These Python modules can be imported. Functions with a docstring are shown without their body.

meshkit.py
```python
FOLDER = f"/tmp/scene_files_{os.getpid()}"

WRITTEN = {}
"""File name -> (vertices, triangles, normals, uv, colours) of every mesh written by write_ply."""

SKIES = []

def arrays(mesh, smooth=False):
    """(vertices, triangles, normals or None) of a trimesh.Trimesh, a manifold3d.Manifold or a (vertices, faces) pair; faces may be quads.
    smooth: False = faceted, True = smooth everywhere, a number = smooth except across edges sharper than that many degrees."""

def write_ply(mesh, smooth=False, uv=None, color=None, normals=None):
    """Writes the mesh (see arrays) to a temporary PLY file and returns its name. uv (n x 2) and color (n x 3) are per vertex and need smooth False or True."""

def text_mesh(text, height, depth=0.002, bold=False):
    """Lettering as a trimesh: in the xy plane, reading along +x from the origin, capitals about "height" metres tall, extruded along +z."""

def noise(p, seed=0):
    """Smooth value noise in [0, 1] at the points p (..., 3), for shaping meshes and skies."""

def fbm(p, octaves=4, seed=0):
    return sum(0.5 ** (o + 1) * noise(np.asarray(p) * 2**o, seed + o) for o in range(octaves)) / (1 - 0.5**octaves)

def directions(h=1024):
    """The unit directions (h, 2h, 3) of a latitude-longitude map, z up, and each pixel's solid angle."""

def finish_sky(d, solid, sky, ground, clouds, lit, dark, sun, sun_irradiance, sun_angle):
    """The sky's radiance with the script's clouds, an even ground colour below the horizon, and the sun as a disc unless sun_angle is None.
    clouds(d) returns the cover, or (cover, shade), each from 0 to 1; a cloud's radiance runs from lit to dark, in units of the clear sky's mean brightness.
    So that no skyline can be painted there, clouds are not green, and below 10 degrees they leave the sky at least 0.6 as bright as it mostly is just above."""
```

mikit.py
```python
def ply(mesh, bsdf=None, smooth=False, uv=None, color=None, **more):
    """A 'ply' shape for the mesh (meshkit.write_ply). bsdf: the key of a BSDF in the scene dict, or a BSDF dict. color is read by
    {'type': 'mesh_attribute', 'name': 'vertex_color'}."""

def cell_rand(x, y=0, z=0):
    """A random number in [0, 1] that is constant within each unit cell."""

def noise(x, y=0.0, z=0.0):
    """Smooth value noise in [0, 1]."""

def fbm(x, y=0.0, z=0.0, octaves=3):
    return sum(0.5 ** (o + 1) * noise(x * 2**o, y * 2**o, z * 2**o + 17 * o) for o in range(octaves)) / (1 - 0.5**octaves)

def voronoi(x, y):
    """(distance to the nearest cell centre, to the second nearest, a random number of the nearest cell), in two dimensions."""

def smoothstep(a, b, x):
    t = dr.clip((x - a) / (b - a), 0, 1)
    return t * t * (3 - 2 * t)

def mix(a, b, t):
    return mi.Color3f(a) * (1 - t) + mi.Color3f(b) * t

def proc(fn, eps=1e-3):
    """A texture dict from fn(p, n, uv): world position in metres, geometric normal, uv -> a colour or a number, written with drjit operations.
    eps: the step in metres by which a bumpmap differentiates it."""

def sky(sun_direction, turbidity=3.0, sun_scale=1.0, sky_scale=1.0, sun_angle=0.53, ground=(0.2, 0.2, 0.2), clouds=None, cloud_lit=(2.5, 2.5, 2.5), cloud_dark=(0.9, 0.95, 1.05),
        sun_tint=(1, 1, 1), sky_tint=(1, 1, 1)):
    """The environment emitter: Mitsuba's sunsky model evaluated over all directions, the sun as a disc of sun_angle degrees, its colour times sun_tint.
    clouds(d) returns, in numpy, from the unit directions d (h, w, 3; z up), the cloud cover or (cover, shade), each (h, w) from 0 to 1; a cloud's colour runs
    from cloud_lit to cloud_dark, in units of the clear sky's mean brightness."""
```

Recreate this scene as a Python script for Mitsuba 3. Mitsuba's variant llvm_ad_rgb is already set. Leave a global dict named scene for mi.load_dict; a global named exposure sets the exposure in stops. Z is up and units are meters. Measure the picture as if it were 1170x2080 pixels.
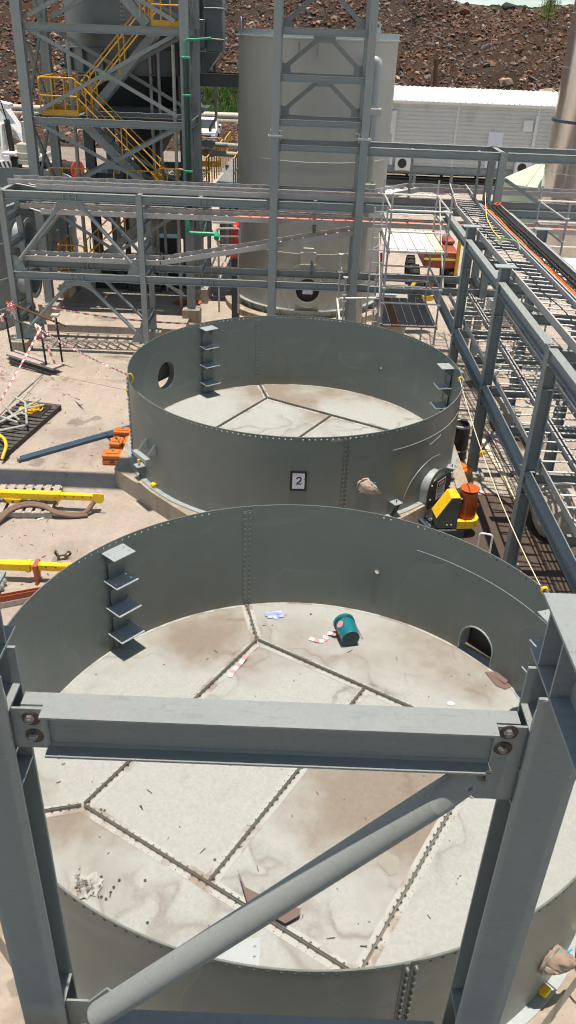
import math, random
import numpy as np, trimesh, drjit as dr, mitsuba as mi
import shapely, shapely.geometry as sg, shapely.affinity as sa, shapely.ops as so
import mikit, meshkit
from mikit import ply, proc, noise, fbm, voronoi, cell_rand, smoothstep, mix

# ------------------------------------------------------------------ camera, sky, exposure
scene, labels = {}, {}
PI = math.pi
rng = np.random.default_rng(7)
random.seed(7)
EYE = np.array([0, 0, 7.857])
_p, _r = math.radians(30.667), math.radians(-2.27)
_F = np.array([0, math.cos(_p), -math.sin(_p)])
_U = np.array([0, math.sin(_p), math.cos(_p)])
_X = np.array([1.0, 0, 0])
_UP = _U * math.cos(_r) + _X * math.sin(_r)
scene['camera'] = {'type': 'perspective', 'fov': 2 * math.degrees(math.atan(585 / 1649.35)), 'fov_axis': 'x', 'near_clip': 0.05, 'far_clip': 3000.0,
                   'to_world': mi.ScalarTransform4f().look_at(EYE.tolist(), (EYE + _F).tolist(), _UP.tolist())}

def cloud_cover(d):
    q = d / np.maximum(d[..., 2:3], 0.03)
    n = meshkit.fbm(np.stack([q[..., 0] * .55, q[..., 1] * .55, q[..., 0] * 0], -1), 5, 3)
    c = np.clip((n - .5) / .14, 0, 1)
    return c * .55 * np.clip(1.2 - d[..., 2], 0, 1), np.clip((n - .58) / .2, 0, 1) * .5

scene['sky'] = mikit.sky((0.008, -0.034, 1.0), turbidity=3, clouds=cloud_cover, ground=(.2, .17, .14), sky_tint=(1.28, 1.08, .86), sun_tint=(.97, 1.0, 1.06))
exposure = 2.1

# ------------------------------------------------------------------ helpers
cat = trimesh.util.concatenate
V3 = lambda *a: np.array(a, float)
def unit(v):
    v = np.asarray(v, float); return v / max(np.linalg.norm(v), 1e-12)
_count = {}
def numbered(name):
    n = _count.get(name, 0); _count[name] = n + 1
    return name if n == 0 else f'{name}_{n:03d}'
def L(key, label=None, category=None, group=None, kind=None):
    d = labels.setdefault(key, {})
    for k, v in (('label', label), ('category', category), ('group', group), ('kind', kind)):
        if v: d[k] = v
    return key
def thing(name, label=None, category=None, group=None, kind=None):
    return L(numbered(name), label, category, group, kind)
def add(name, mesh, mat, parent=None, smooth=False, label=None, kind=None, **kw):
    if isinstance(mesh, (list,)): mesh = cat(mesh)
    key = numbered(f'{parent}__{name}' if parent else name)
    scene[key] = ply(mesh, 'm_' + mat, smooth, **kw)
    if label or kind: L(key, label, kind=kind)
    return key
def solo(name, mesh, mat, label, category=None, group=None, kind=None, smooth=False):
    key = add(name, mesh, mat, None, smooth)
    return L(key, label, category, group, kind)
def tm(v, f): return trimesh.Trimesh(np.asarray(v, float), np.asarray(f), process=False)
def frame(p0, p1, up):
    p0, p1 = np.asarray(p0, float), np.asarray(p1, float)
    z = unit(p1 - p0); y = np.asarray(up, float); y = unit(y - z * np.dot(y, z)); x = np.cross(y, z)
    return p0, p1, x, y, z
def sweep(poly, p0, p1, up, caps=None):
    """a convex or capped section (x, y pairs, y along UP) run from p0 to p1; caps = list of index quads"""
    p0, p1, x, y, z = frame(p0, p1, up); n = len(poly)
    ring = np.array([x * a + y * b for a, b in poly])
    v = np.vstack([p0 + ring, p1 + ring]); f = []
    for i in range(n):
        j = (i + 1) % n; f += [[i, j, j + n], [i, j + n, i + n]]
    for q in caps or [list(range(n))]:
        for k in range(1, len(q) - 1):
            f += [[q[0], q[k + 1], q[k]], [q[0] + n, q[k] + n, q[k + 1] + n]]
    return tm(v, f)
def ib(p0, p1, d=.2, w=.135, tw=.008, tf=.011, up=(0, 0, 1), off=0.0):
    """I section; off shifts it along UP so that p0-p1 is its top (-d/2) or centre (0)"""
    h, a, t = d / 2, w / 2, tw / 2; s = off
    P = [(-a, -h + s), (a, -h + s), (a, -h + tf + s), (t, -h + tf + s), (t, h - tf + s), (a, h - tf + s), (a, h + s), (-a, h + s), (-a, h - tf + s), (-t, h - tf + s), (-t, -h + tf + s), (-a, -h + tf + s)]
    return sweep(P, p0, p1, up, [[0, 1, 2, 11], [3, 4, 9, 10], [5, 6, 7, 8]])
def beam(p0, p1, d=.2, w=.135, **k): return ib(p0, p1, d, w, off=-d / 2, **k)     # p0, p1 on the top face
def chan(p0, p1, d=.15, w=.07, t=.009, up=(0, 0, 1), side=1):
    h = d / 2; s = side
    P = [(0, -h), (w * s, -h), (w * s, -h + t), (t * s, -h + t), (t * s, h - t), (w * s, h - t), (w * s, h), (0, h)]
    return sweep(P, p0, p1, up, [[0, 1, 2, 3], [0, 3, 4, 7], [4, 5, 6, 7]])
def ang(p0, p1, a=.075, t=.008, up=(0, 0, 1), side=1):
    P = [(0, 0), (a * side, 0), (a * side, t), (t * side, t), (t * side, a), (0, a)]
    return sweep(P, p0, p1, up, [[0, 1, 2, 3], [0, 3, 4, 5]])
def bar(p0, p1, w, h, up=(0, 0, 1)):
    return sweep([(-w / 2, -h / 2), (w / 2, -h / 2), (w / 2, h / 2), (-w / 2, h / 2)], p0, p1, up)
def box(x0, x1, y0, y1, z0, z1):
    m = trimesh.creation.box((x1 - x0, y1 - y0, z1 - z0)); m.apply_translation(((x0 + x1) / 2, (y0 + y1) / 2, (z0 + z1) / 2)); return m
def rbox(x0, x1, y0, y1, z0, z1, r=.02):
    """box with chamfered edges"""
    import manifold3d as m3
    b = m3.Manifold.hull_points([(x, y, z) for X0, X1, Y0, Y1, Z0, Z1 in ((x0, x1, y0 + r, y1 - r, z0 + r, z1 - r), (x0 + r, x1 - r, y0, y1, z0 + r, z1 - r), (x0 + r, x1 - r, y0 + r, y1 - r, z0, z1)) for x in (X0, X1) for y in (Y0, Y1) for z in (Z0, Z1)])
    q = b.to_mesh(); return tm(q.vert_properties[:, :3], q.tri_verts)
def hull(pts):
    return trimesh.convex.convex_hull(np.asarray(pts, float))
def tube(pts, r, n=10, closed=False, caps=True):
    pts = np.asarray(pts, float); m = len(pts); rr = np.broadcast_to(np.asarray(r, float), m)
    t = np.gradient(pts, axis=0) if not closed else np.roll(pts, -1, 0) - np.roll(pts, 1, 0)
    t /= np.linalg.norm(t, axis=1, keepdims=True) + 1e-12
    u = np.cross(t[0], [0, 0, 1] if abs(t[0][2]) < .9 else [1, 0, 0]); v = []
    a = np.arange(n) * 2 * PI / n
    for i in range(m):
        u = unit(u - t[i] * np.dot(u, t[i])); w = np.cross(t[i], u)
        v.append(pts[i] + rr[i] * (np.cos(a)[:, None] * u + np.sin(a)[:, None] * w))
    v = np.vstack(v); f = []
    for i in range(m if closed else m - 1):
        for j in range(n):
            k = (j + 1) % n; b = ((i + 1) % m) * n
            f += [[i * n + j, i * n + k, b + k], [i * n + j, b + k, b + j]]
    if caps and not closed:
        v = np.vstack([v, pts[:1], pts[-1:]]); c = m * n
        for j in range(n):
            k = (j + 1) % n; f += [[c, k, j], [c + 1, (m - 1) * n + j, (m - 1) * n + k]]
    return tm(v, f)
def rod(p0, p1, r, n=10): return tube([p0, p1], r, n)
def bend(pts, rad=.1, k=5):
    """polyline with rounded corners"""
    pts = [np.asarray(p, float) for p in pts]; out = [pts[0]]
    for a, b, c in zip(pts, pts[1:], pts[2:]):
        r = min(rad, np.linalg.norm(b - a) * .49, np.linalg.norm(c - b) * .49); p, q = b + unit(a - b) * r, b + unit(c - b) * r
        out += [(1 - t) ** 2 * p + 2 * t * (1 - t) * b + t * t * q for t in np.linspace(0, 1, k)]
    return np.array(out + [pts[-1]])
def lathe(prof, n=48, at=(0, 0, 0)):
    m = trimesh.creation.revolve(np.asarray(prof, float), sections=n); m.apply_translation(at); return m
def plate(poly, p, ux, uy, t):
    """extruded shapely polygon: its x along ux, its y along uy, thickness t along ux x uy, from point p"""
    m = trimesh.creation.extrude_polygon(poly, t, engine='earcut') if poly.geom_type == 'Polygon' else cat([trimesh.creation.extrude_polygon(g, t, engine='earcut') for g in poly.geoms if g.area > 1e-6])
    ux, uy = np.asarray(ux, float), np.asarray(uy, float); M = np.eye(4); M[:3, 0], M[:3, 1], M[:3, 2], M[:3, 3] = ux, uy, np.cross(ux, uy), p
    m.apply_transform(M); return m
def hexbolt(p, d, r=.014, h=.012):
    p, d = np.asarray(p, float), unit(d); return tube([p, p + d * h], r, 6)
def shaped(kind, m, T):
    m = m.copy(); m.apply_transform(T); return m
def rotz(a, at=(0, 0, 0)):
    M = trimesh.transformations.rotation_matrix(a, [0, 0, 1]); M[:3, 3] = at; return M

# ------------------------------------------------------------------ materials
def mat(name, base, rough=.5, metal=0.0, spec=.5, **kw):
    b = {'type': 'rgb', 'value': list(base)} if not callable(base) else proc(base)
    r = proc(rough) if callable(rough) else rough
    scene['m_' + name] = {'type': 'twosided', 'bsdf': {'type': 'principled', 'base_color': b, 'roughness': r, 'metallic': metal, 'specular': spec, **kw}}
    return name
def lum(v): return mi.Color3f(v)

def f_steel(p, n, uv):
    a = fbm(p.x * 2.3, p.y * 2.3, p.z * 2.3, 4); b = fbm(p.x * 7, p.y * 7, p.z * 1.3, 3)
    s = fbm(p.x * 9 + p.z * 3, p.y * 60, p.z * 70, 3); w = fbm(p.x * 70, p.y * 70, p.z * 70, 2)
    c = mix((.215, .247, .254), (.265, .296, .302), .6 * a + .4 * b)
    c = c * (1 - .10 * smoothstep(.62, .82, s)) * (.95 + .10 * w)
    v = fbm(p.x * 13, p.y * 13, p.z * 13, 3); c = c * (1 - .14 * smoothstep(.012, 0, dr.abs(v - .5)) * smoothstep(.4, .6, b))
    return mix(c, mi.Color3f(.27, .26, .235), smoothstep(.60, .8, fbm(p.x * 4, p.y * 4, p.z * .8 + 7, 3)) * .35)
mat('steel', f_steel, .5, spec=.15)
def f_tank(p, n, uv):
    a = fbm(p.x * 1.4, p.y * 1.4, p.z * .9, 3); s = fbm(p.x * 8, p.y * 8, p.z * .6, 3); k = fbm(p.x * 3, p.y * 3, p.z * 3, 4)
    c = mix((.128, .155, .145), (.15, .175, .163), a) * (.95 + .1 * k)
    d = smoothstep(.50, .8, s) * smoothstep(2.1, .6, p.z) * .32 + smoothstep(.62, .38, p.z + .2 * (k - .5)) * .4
    l = fbm(p.x * .8 + 3, p.y * .8, p.z * .8, 2); c = c * (1 + .16 * smoothstep(.006, 0, dr.abs(l - .52)) + .10 * smoothstep(.03, 0, dr.abs(l - .5)) * smoothstep(.4, .6, k))  # pale arc lines: scuffs, with soft wall reflections painted into the colour
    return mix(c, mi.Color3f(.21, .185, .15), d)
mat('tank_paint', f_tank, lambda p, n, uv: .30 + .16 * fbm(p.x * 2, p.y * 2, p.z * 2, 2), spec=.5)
def floor_fn(lo, hi, seed):
    def f(p, n, uv):
        x, y = p.x + seed * 7.3, p.y - seed * 3.1
        wx = x + .6 * (fbm(x * .9, y * .9, 3, 4) - .5); wy = y + .6 * (fbm(x * .9, y * .9, 9, 4) - .5)
        b = fbm(wx * .5, wy * .5, seed, 3); g = fbm(x * 38, y * 38, seed, 2); g2 = fbm(x * 8, y * 8, seed + 4, 4)
        m = smoothstep(lo, hi, b + .12 * (g2 - .5) + .10 * (g - .5))
        c = mix((.322, .347, .343), (.205, .18, .15), m)
        r = fbm(wx * .8, wy * .8, seed + 30, 4)
        gate = smoothstep(.48, .62, fbm(x * .7, y * .7, seed + 50, 3))
        edge = smoothstep(.02, .0, dr.abs(r - .56)) * gate; wide = smoothstep(.0, .10, r - .45) * smoothstep(.04, 0, r - .56) * gate
        q, _, w = voronoi(x * .7 + .14 * g2, y * .7 + .14 * fbm(x * 5, y * 5, 2, 3))
        part = smoothstep(.4, .6, fbm(x * 2.2, y * 2.2, seed + 3, 2))
        ring = smoothstep(.05, 0, dr.abs(q - .2 - .1 * w)) * smoothstep(.5, .6, w) * part
        c = mix(c, mi.Color3f(.12, .095, .07), .22 * edge + .26 * wide * (.35 + .65 * g2))
        c = mix(c, mi.Color3f(.14, .115, .085), .5 * ring)
        sp = fbm(x * 75, y * 75, seed, 1)
        return c * (.90 + .2 * g) * (1 - .10 * smoothstep(.85, .97, sp))
    return f
mat('floor_pale', floor_fn(.52, .86, 1), .75)
mat('floor_mixed', floor_fn(.40, .70, 2), .75)
mat('floor_tan', floor_fn(.27, .62, 5), .75)
def f_conc(p, n, uv):
    x, y = p.x, p.y
    b = fbm(x * .33, y * .33, 1, 4); g = fbm(x * 22, y * 22, 3, 2); m = fbm(x * 2.6, y * 2.6, 8, 4)
    st = fbm(x * 6.5, y * .9, 4, 3)
    c = mix((.335, .298, .262), (.285, .25, .216), smoothstep(.3, .75, .55 * b + .45 * m))
    c = mix(c, mi.Color3f(.36, .325, .285), smoothstep(.52, .72, st) * .45)
    c = mix(c, mi.Color3f(.19, .16, .135), smoothstep(.64, .8, fbm(x * 1.1 + 9, y * 1.1, 6, 4)) * .45)
    sp = fbm(x * 55, y * 55, 2, 1)
    q, q2, w_ = voronoi(x * .22 + .25 * fbm(x * 1.5, y * 1.5, 3, 3), y * .22 + .25 * fbm(x * 1.5, y * 1.5, 7, 3))
    c = c * (1 - .30 * smoothstep(.010, .0, q2 - q) * smoothstep(.45, .6, fbm(x * .7, y * .7, 21, 2)))
    c = c * (1 - .35 * smoothstep(.72, .8, fbm(x * 2.1, y * 2.1, 33, 3)))
    c = mix(c, mi.Color3f(.37, .34, .30), .5 * smoothstep(.6, .75, fbm(x * .8 + y * .25, y * 5.5, 14, 4)))
    wet = smoothstep(.42, .5, fbm(x * .6, y * .6, 12, 3) + .9 * smoothstep(2.2, 3.6, x) * smoothstep(14.6, 13.6, y) * smoothstep(5.0, 8.0, y) - .32)
    return mix(c * (.9 + .2 * g) * (1 - .2 * smoothstep(.8, .95, sp)), mi.Color3f(.055, .04, .03), wet * smoothstep(2.0, 3.2, x) * .92)
mat('concrete', f_conc, lambda p, n, uv: .8, spec=.3)
def f_plinth(p, n, uv):
    s = fbm(p.x * 5, p.y * 5, p.z * 1.1, 3); g = fbm(p.x * 24, p.y * 24, p.z * 24, 2)
    c = mix((.33, .295, .245), (.27, .23, .18), smoothstep(.35, .7, s))
    return c * (.88 + .24 * g)
mat('plinth', f_plinth, .85, spec=.3)
def f_big(p, n, uv):
    s = fbm(p.x * 4, p.y * 4, p.z * .35, 3); a = fbm(p.x * .7, p.y * .7, p.z * .5, 3)
    c = mix((.36, .365, .338), (.39, .395, .366), a)
    return mix(c, mi.Color3f(.31, .30, .265), smoothstep(.55, .78, s) * .22)
mat('tank_grey', f_big, .4)
def f_galv(p, n, uv):
    s = fbm(p.x * 9, p.y * 9, p.z * 9, 3)
    return mix((.36, .35, .342), (.44, .43, .42), s)
mat('galv', f_galv, .5, metal=.1, spec=.3)
mat('galv_bright', (.60, .60, .59), .45)
def f_earth(p, n, uv):
    b = fbm(p.x * .16, p.y * .16, p.z * .22, 4); g = fbm(p.x * 3, p.y * 3, p.z * 3, 3)
    c = mix((.032, .022, .017), (.05, .032, .023), smoothstep(.35, .65, b))
    c = mix(c, mi.Color3f(.04, .034, .029), smoothstep(.5, .66, fbm(p.x * .11 + 4, p.y * .11, p.z * .3, 3)))
    return c * (.6 + .8 * g)
mat('earth', f_earth, .95, spec=.2)
def f_road(p, n, uv):
    return mix((.14, .122, .11), (.195, .17, .15), fbm(p.x * .4, p.y * 1.2, 0, 4))
mat('road', f_road, .95, spec=.2)
def f_timber(p, n, uv):
    return mix((.05, .045, .045), (.11, .10, .098), fbm(p.x * 16, p.y * 16, p.z * 16, 3))
mat('timber_dark', f_timber, .85, spec=.2)
def f_timber2(p, n, uv):
    return mix((.26, .225, .205), (.42, .385, .36), fbm(p.x * 16, p.y * 16, p.z * 16, 3))
mat('timber_grey', f_timber2, .85, spec=.2)
def f_rusty(p, n, uv):
    return mix((.40, .11, .05), (.30, .085, .045), fbm(p.x * 5, p.y * 5, p.z * 20, 3))
mat('rusty', f_rusty, .7)
def f_yel(p, n, uv):
    s = fbm(p.x * 18, p.y * 18, p.z * 18, 3)
    return mix(mi.Color3f(.78, .52, .02), mi.Color3f(.28, .2, .07), smoothstep(.68, .78, s) * .8)
mat('yellow', f_yel, .4)
mat('shed_wall', lambda p, n, uv: mix((.50, .505, .50), (.43, .425, .41), smoothstep(.45, .75, fbm(p.x * 1.5, p.y, p.z * .4, 3))), .5)
mat('rail_yellow', (.62, .33, .035), .45)
mat('strip', lambda p, n, uv: mix((.36, .378, .368), (.25, .225, .195), smoothstep(.45, .72, fbm(p.x * 4, p.y * 4, 0, 4))), .6)
mat('bolt', (.30, .30, .29), .35, metal=.7)
mat('bolt_dark', (.10, .10, .095), .4, metal=.5)
mat('orange', lambda p, n, uv: mix((.62, .17, .02), (.45, .13, .03), fbm(p.x * 9, p.y * 9, p.z * 9, 3)), .5)
mat('motor_orange', lambda p, n, uv: mix((.50, .105, .02), (.34, .075, .02), fbm(p.x * 12, p.y * 12, p.z * 12, 3)), .4)
mat('red', (.45, .03, .025), .5)
mat('white', (.60, .61, .61), .45)
mat('black', (.018, .018, .019), .5)
mat('rubber', (.022, .022, .022), .8)
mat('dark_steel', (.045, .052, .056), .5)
mat('guard_grey', (.075, .09, .085), .5)
mat('green_pipe', (.02, .30, .17), .4)
mat('dark_green', (.008, .045, .036), .4)
mat('pale_green', (.47, .58, .43), .5)
mat('stainless', (.62, .60, .57), .2, metal=.9)
mat('glass_dark', (.03, .045, .05), .08, spec=.8)
mat('bucket', (.01, .15, .19), .35)
mat('bucket_base', (.006, .05, .06), .5)
mat('pink', (.80, .25, .3), .6)
mat('tape_red', (.58, .16, .18), .5)
mat('tape_white', (.80, .78, .76), .5)
mat('blue_film', (.35, .42, .75), .4)
mat('blue_tie', (.03, .28, .6), .5)
mat('brown_sheet', (.15, .105, .095), .8)
mat('sling', (.18, .12, .095), .85)
mat('hessian', lambda p, n, uv: mix((.44, .38, .32), (.32, .265, .215), fbm(p.x * 11, p.y * 11, p.z * 11, 3)), .9)
mat('light_steel', (.36, .41, .43), .5, metal=.35)
mat('hessian_dark', lambda p, n, uv: mix((.36, .28, .225), (.24, .18, .145), fbm(p.x * 14, p.y * 14, p.z * 14, 3)), .9)
mat('mortar', (.26, .26, .235), .8)
mat('rope_yellow', (.75, .5, .02), .8)
mat('rope', (.70, .60, .42), .8)
mat('cable_orange', (.80, .16, .04), .5)
mat('wire_green', (.25, .55, .2), .5)
mat('wire_yellow', (.75, .7, .15), .5)
mat('blue_pipe', (.04, .072, .115), .35)
mat('copper', (.70, .23, .17), .5)
mat('grate', (.23, .25, .26), .5, metal=.4)
mat('plank_pale', lambda p, n, uv: mix((.50, .51, .48), (.66, .655, .61), fbm(p.x * 5, p.y * .9, p.z, 3)), .6)
mat('plank_grey', lambda p, n, uv: mix((.12, .125, .125), (.2, .2, .195), fbm(p.x * 9, p.y * 1.5, p.z, 3)), .6)
mat('plank_rust', (.16, .075, .04), .7)
mat('plank_tan', (.62, .54, .40), .7)
mat('rust', (.10, .055, .03), .9)
mat('skylabel', (.62, .64, .74), .5)
# ------------------------------------------------------------------ ground
HP, HW, RT = .38, 1.72, 3.3
ZR = HP + HW
def ground_z(y): t = np.clip((np.asarray(y, float) - 17) / 4.5, 0, 1); return -.25 * t * t * (3 - 2 * t)
gz = lambda y: float(ground_z(y))
def make_ground():
    xs = np.concatenate([np.linspace(-900, -40, 14), np.linspace(-30, 30, 61), np.linspace(40, 900, 14)])
    ys = np.concatenate([np.linspace(-300, -20, 8), np.linspace(-10, 60, 141), np.linspace(70, 1600, 24)])
    X, Y = np.meshgrid(xs, ys); Z = ground_z(Y)
    v = np.stack([X, Y, Z], -1).reshape(-1, 3); n = len(xs); i = np.arange((len(ys) - 1) * n).reshape(-1, n)[:, :-1].ravel()
    return tm(v, np.vstack([np.stack([i, i + 1, i + n + 1], 1), np.stack([i, i + n + 1, i + n], 1)]))
solo('ground', make_ground(), 'concrete', 'sunlit beige concrete yard around and between the bolted tanks, damp at the right', kind='structure', smooth=True)
solo('gravel_road', box(-140, 140, 56.5, 87.5, -.5, -.243), 'road', 'dusty grey gravel road along the foot of the rock embankment', kind='structure')
def joint(x0, y0, x1, y1, name='ground__expansion_joint'):
    add('expansion_joint', bar((x0, y0, -.0475 + gz(y0)), (x1, y1, -.0475 + gz(y1)), .013, .1), 'dark_steel', 'ground')
for k in range(6):
    p_, q_ = np.array((-6.45, 20.28)), np.array((-3.2, 18.66)); a_, b_ = p_ + (q_ - p_) * k / 6, p_ + (q_ - p_) * (k + .995) / 6; joint(*a_, *b_)
    p_, q_ = np.array((-6.58, 20.0)), np.array((-6.5, 17.95)); a_, b_ = p_ + (q_ - p_) * k / 6, p_ + (q_ - p_) * (k + .995) / 6; joint(*a_, *b_)

# ------------------------------------------------------------------ bolted tanks
def octagon(cx, cy, a=3.46, rot=PI / 8):
    return sg.Polygon([(cx + a / math.cos(PI / 8) * math.cos(rot + k * PI / 4), cy + a / math.cos(PI / 8) * math.sin(rot + k * PI / 4)) for k in range(8)])
def wall_panel(cx, cy, a0, a1, openings):
    """curved plate with bolt holes under its rim and its openings cut out: unrolled, cut, bent"""
    step = math.radians(1.74); n = int(round((a1 - a0) / step)); st = (a1 - a0) / n
    vs, fs, off = [], [], 0
    for i in range(n):
        b0, b1 = (a0 + i * st) * RT, (a0 + (i + 1) * st) * RT; m = (b0 + b1) / 2
        poly = sg.box(b0, HP, b1, ZR).difference(sg.Point(m, ZR - .045).buffer(.014, 2))
        for o in openings:
            if o.bounds[0] < b1 and o.bounds[2] > b0: poly = poly.difference(o)
        for g in getattr(poly, 'geoms', [poly]):
            if g.area < 1e-7: continue
            p2, f2 = trimesh.creation.triangulate_polygon(g, engine='earcut')
            e = np.sort(np.vstack([f2[:, [0, 1]], f2[:, [1, 2]], f2[:, [2, 0]]]), 1)
            d = np.vstack([f2[:, [0, 1]], f2[:, [1, 2]], f2[:, [2, 0]]])
            _, inv, cnt = np.unique(e, axis=0, return_inverse=True, return_counts=True)
            d = d[cnt[inv.ravel()] == 1]
            onb = (np.abs(p2[d[:, 0], 0] - p2[d[:, 1], 0]) < 1e-9) & ((np.abs(p2[d[:, 0], 0] - b0) < 1e-9) | (np.abs(p2[d[:, 0], 0] - b1) < 1e-9))
            d = d[~onb]; k = len(p2); an = p2[:, 0] / RT
            for r in (RT - .006, RT + .006): vs.append(np.stack([cx + r * np.cos(an), cy + r * np.sin(an), p2[:, 1]], 1))
            fs += [f2[:, ::-1] + off, f2 + off + k, np.stack([d[:, 0] + off, d[:, 1] + off, d[:, 1] + off + k], 1), np.stack([d[:, 0] + off, d[:, 1] + off + k, d[:, 0] + off + k], 1)]
            off += 2 * k
    m = trimesh.Trimesh(np.vstack(vs), np.vstack(fs), process=False); m.merge_vertices(digits_vertex=5); m.update_faces(m.nondegenerate_faces())
    return m
def curved(cx, cy, r, a0, a1, z0, z1, t, n=6):
    """a thin curved strip hugging the wall"""
    a = np.linspace(a0, a1, n + 1); q = [(r, z0), (r + t, z0), (r + t, z1), (r, z1)]
    v = np.vstack([[[cx + R * math.cos(x), cy + R * math.sin(x), z] for R, z in q] for x in a]); f = []
    for i in range(n):
        for k in range(4):
            l = (k + 1) % 4; f += [[i * 4 + k, i * 4 + l, i * 4 + 4 + l], [i * 4 + k, i * 4 + 4 + l, i * 4 + 4 + k]]
    f += [[0, 2, 1], [0, 3, 2], [4 * n, 4 * n + 1, 4 * n + 2], [4 * n, 4 * n + 2, 4 * n + 3]]
    return tm(v, f)
def pol(cx, cy, a, r, z): return V3(cx + r * math.cos(a), cy + r * math.sin(a), z)
def ring_flange(c, d, r0, r1, depth, n=36):
    """short open pipe from the point c along the flat direction d, inner radius r0, with a flange r1 at its outer end"""
    m = trimesh.creation.revolve([(r0, 0), (r0, depth), (r1, depth), (r1, depth - .014), (r0 + .01, depth - .014), (r0 + .01, 0), (r0, 0)], sections=n)
    d = unit(d); up = V3(0, 0, 1); M = np.eye(4); M[:3, 0], M[:3, 1], M[:3, 2], M[:3, 3] = np.cross(up, d), up, d, c
    m.apply_transform(M); return m
def bolts_col(cx, cy, a, r, z0, z1, sgn, pitch=.085, rad=.013, h=.012):
    d = V3(math.cos(a), math.sin(a), 0) * sgn
    return [hexbolt(pol(cx, cy, a, r, z), d, rad, h) for z in np.arange(z0, z1, pitch)]

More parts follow.
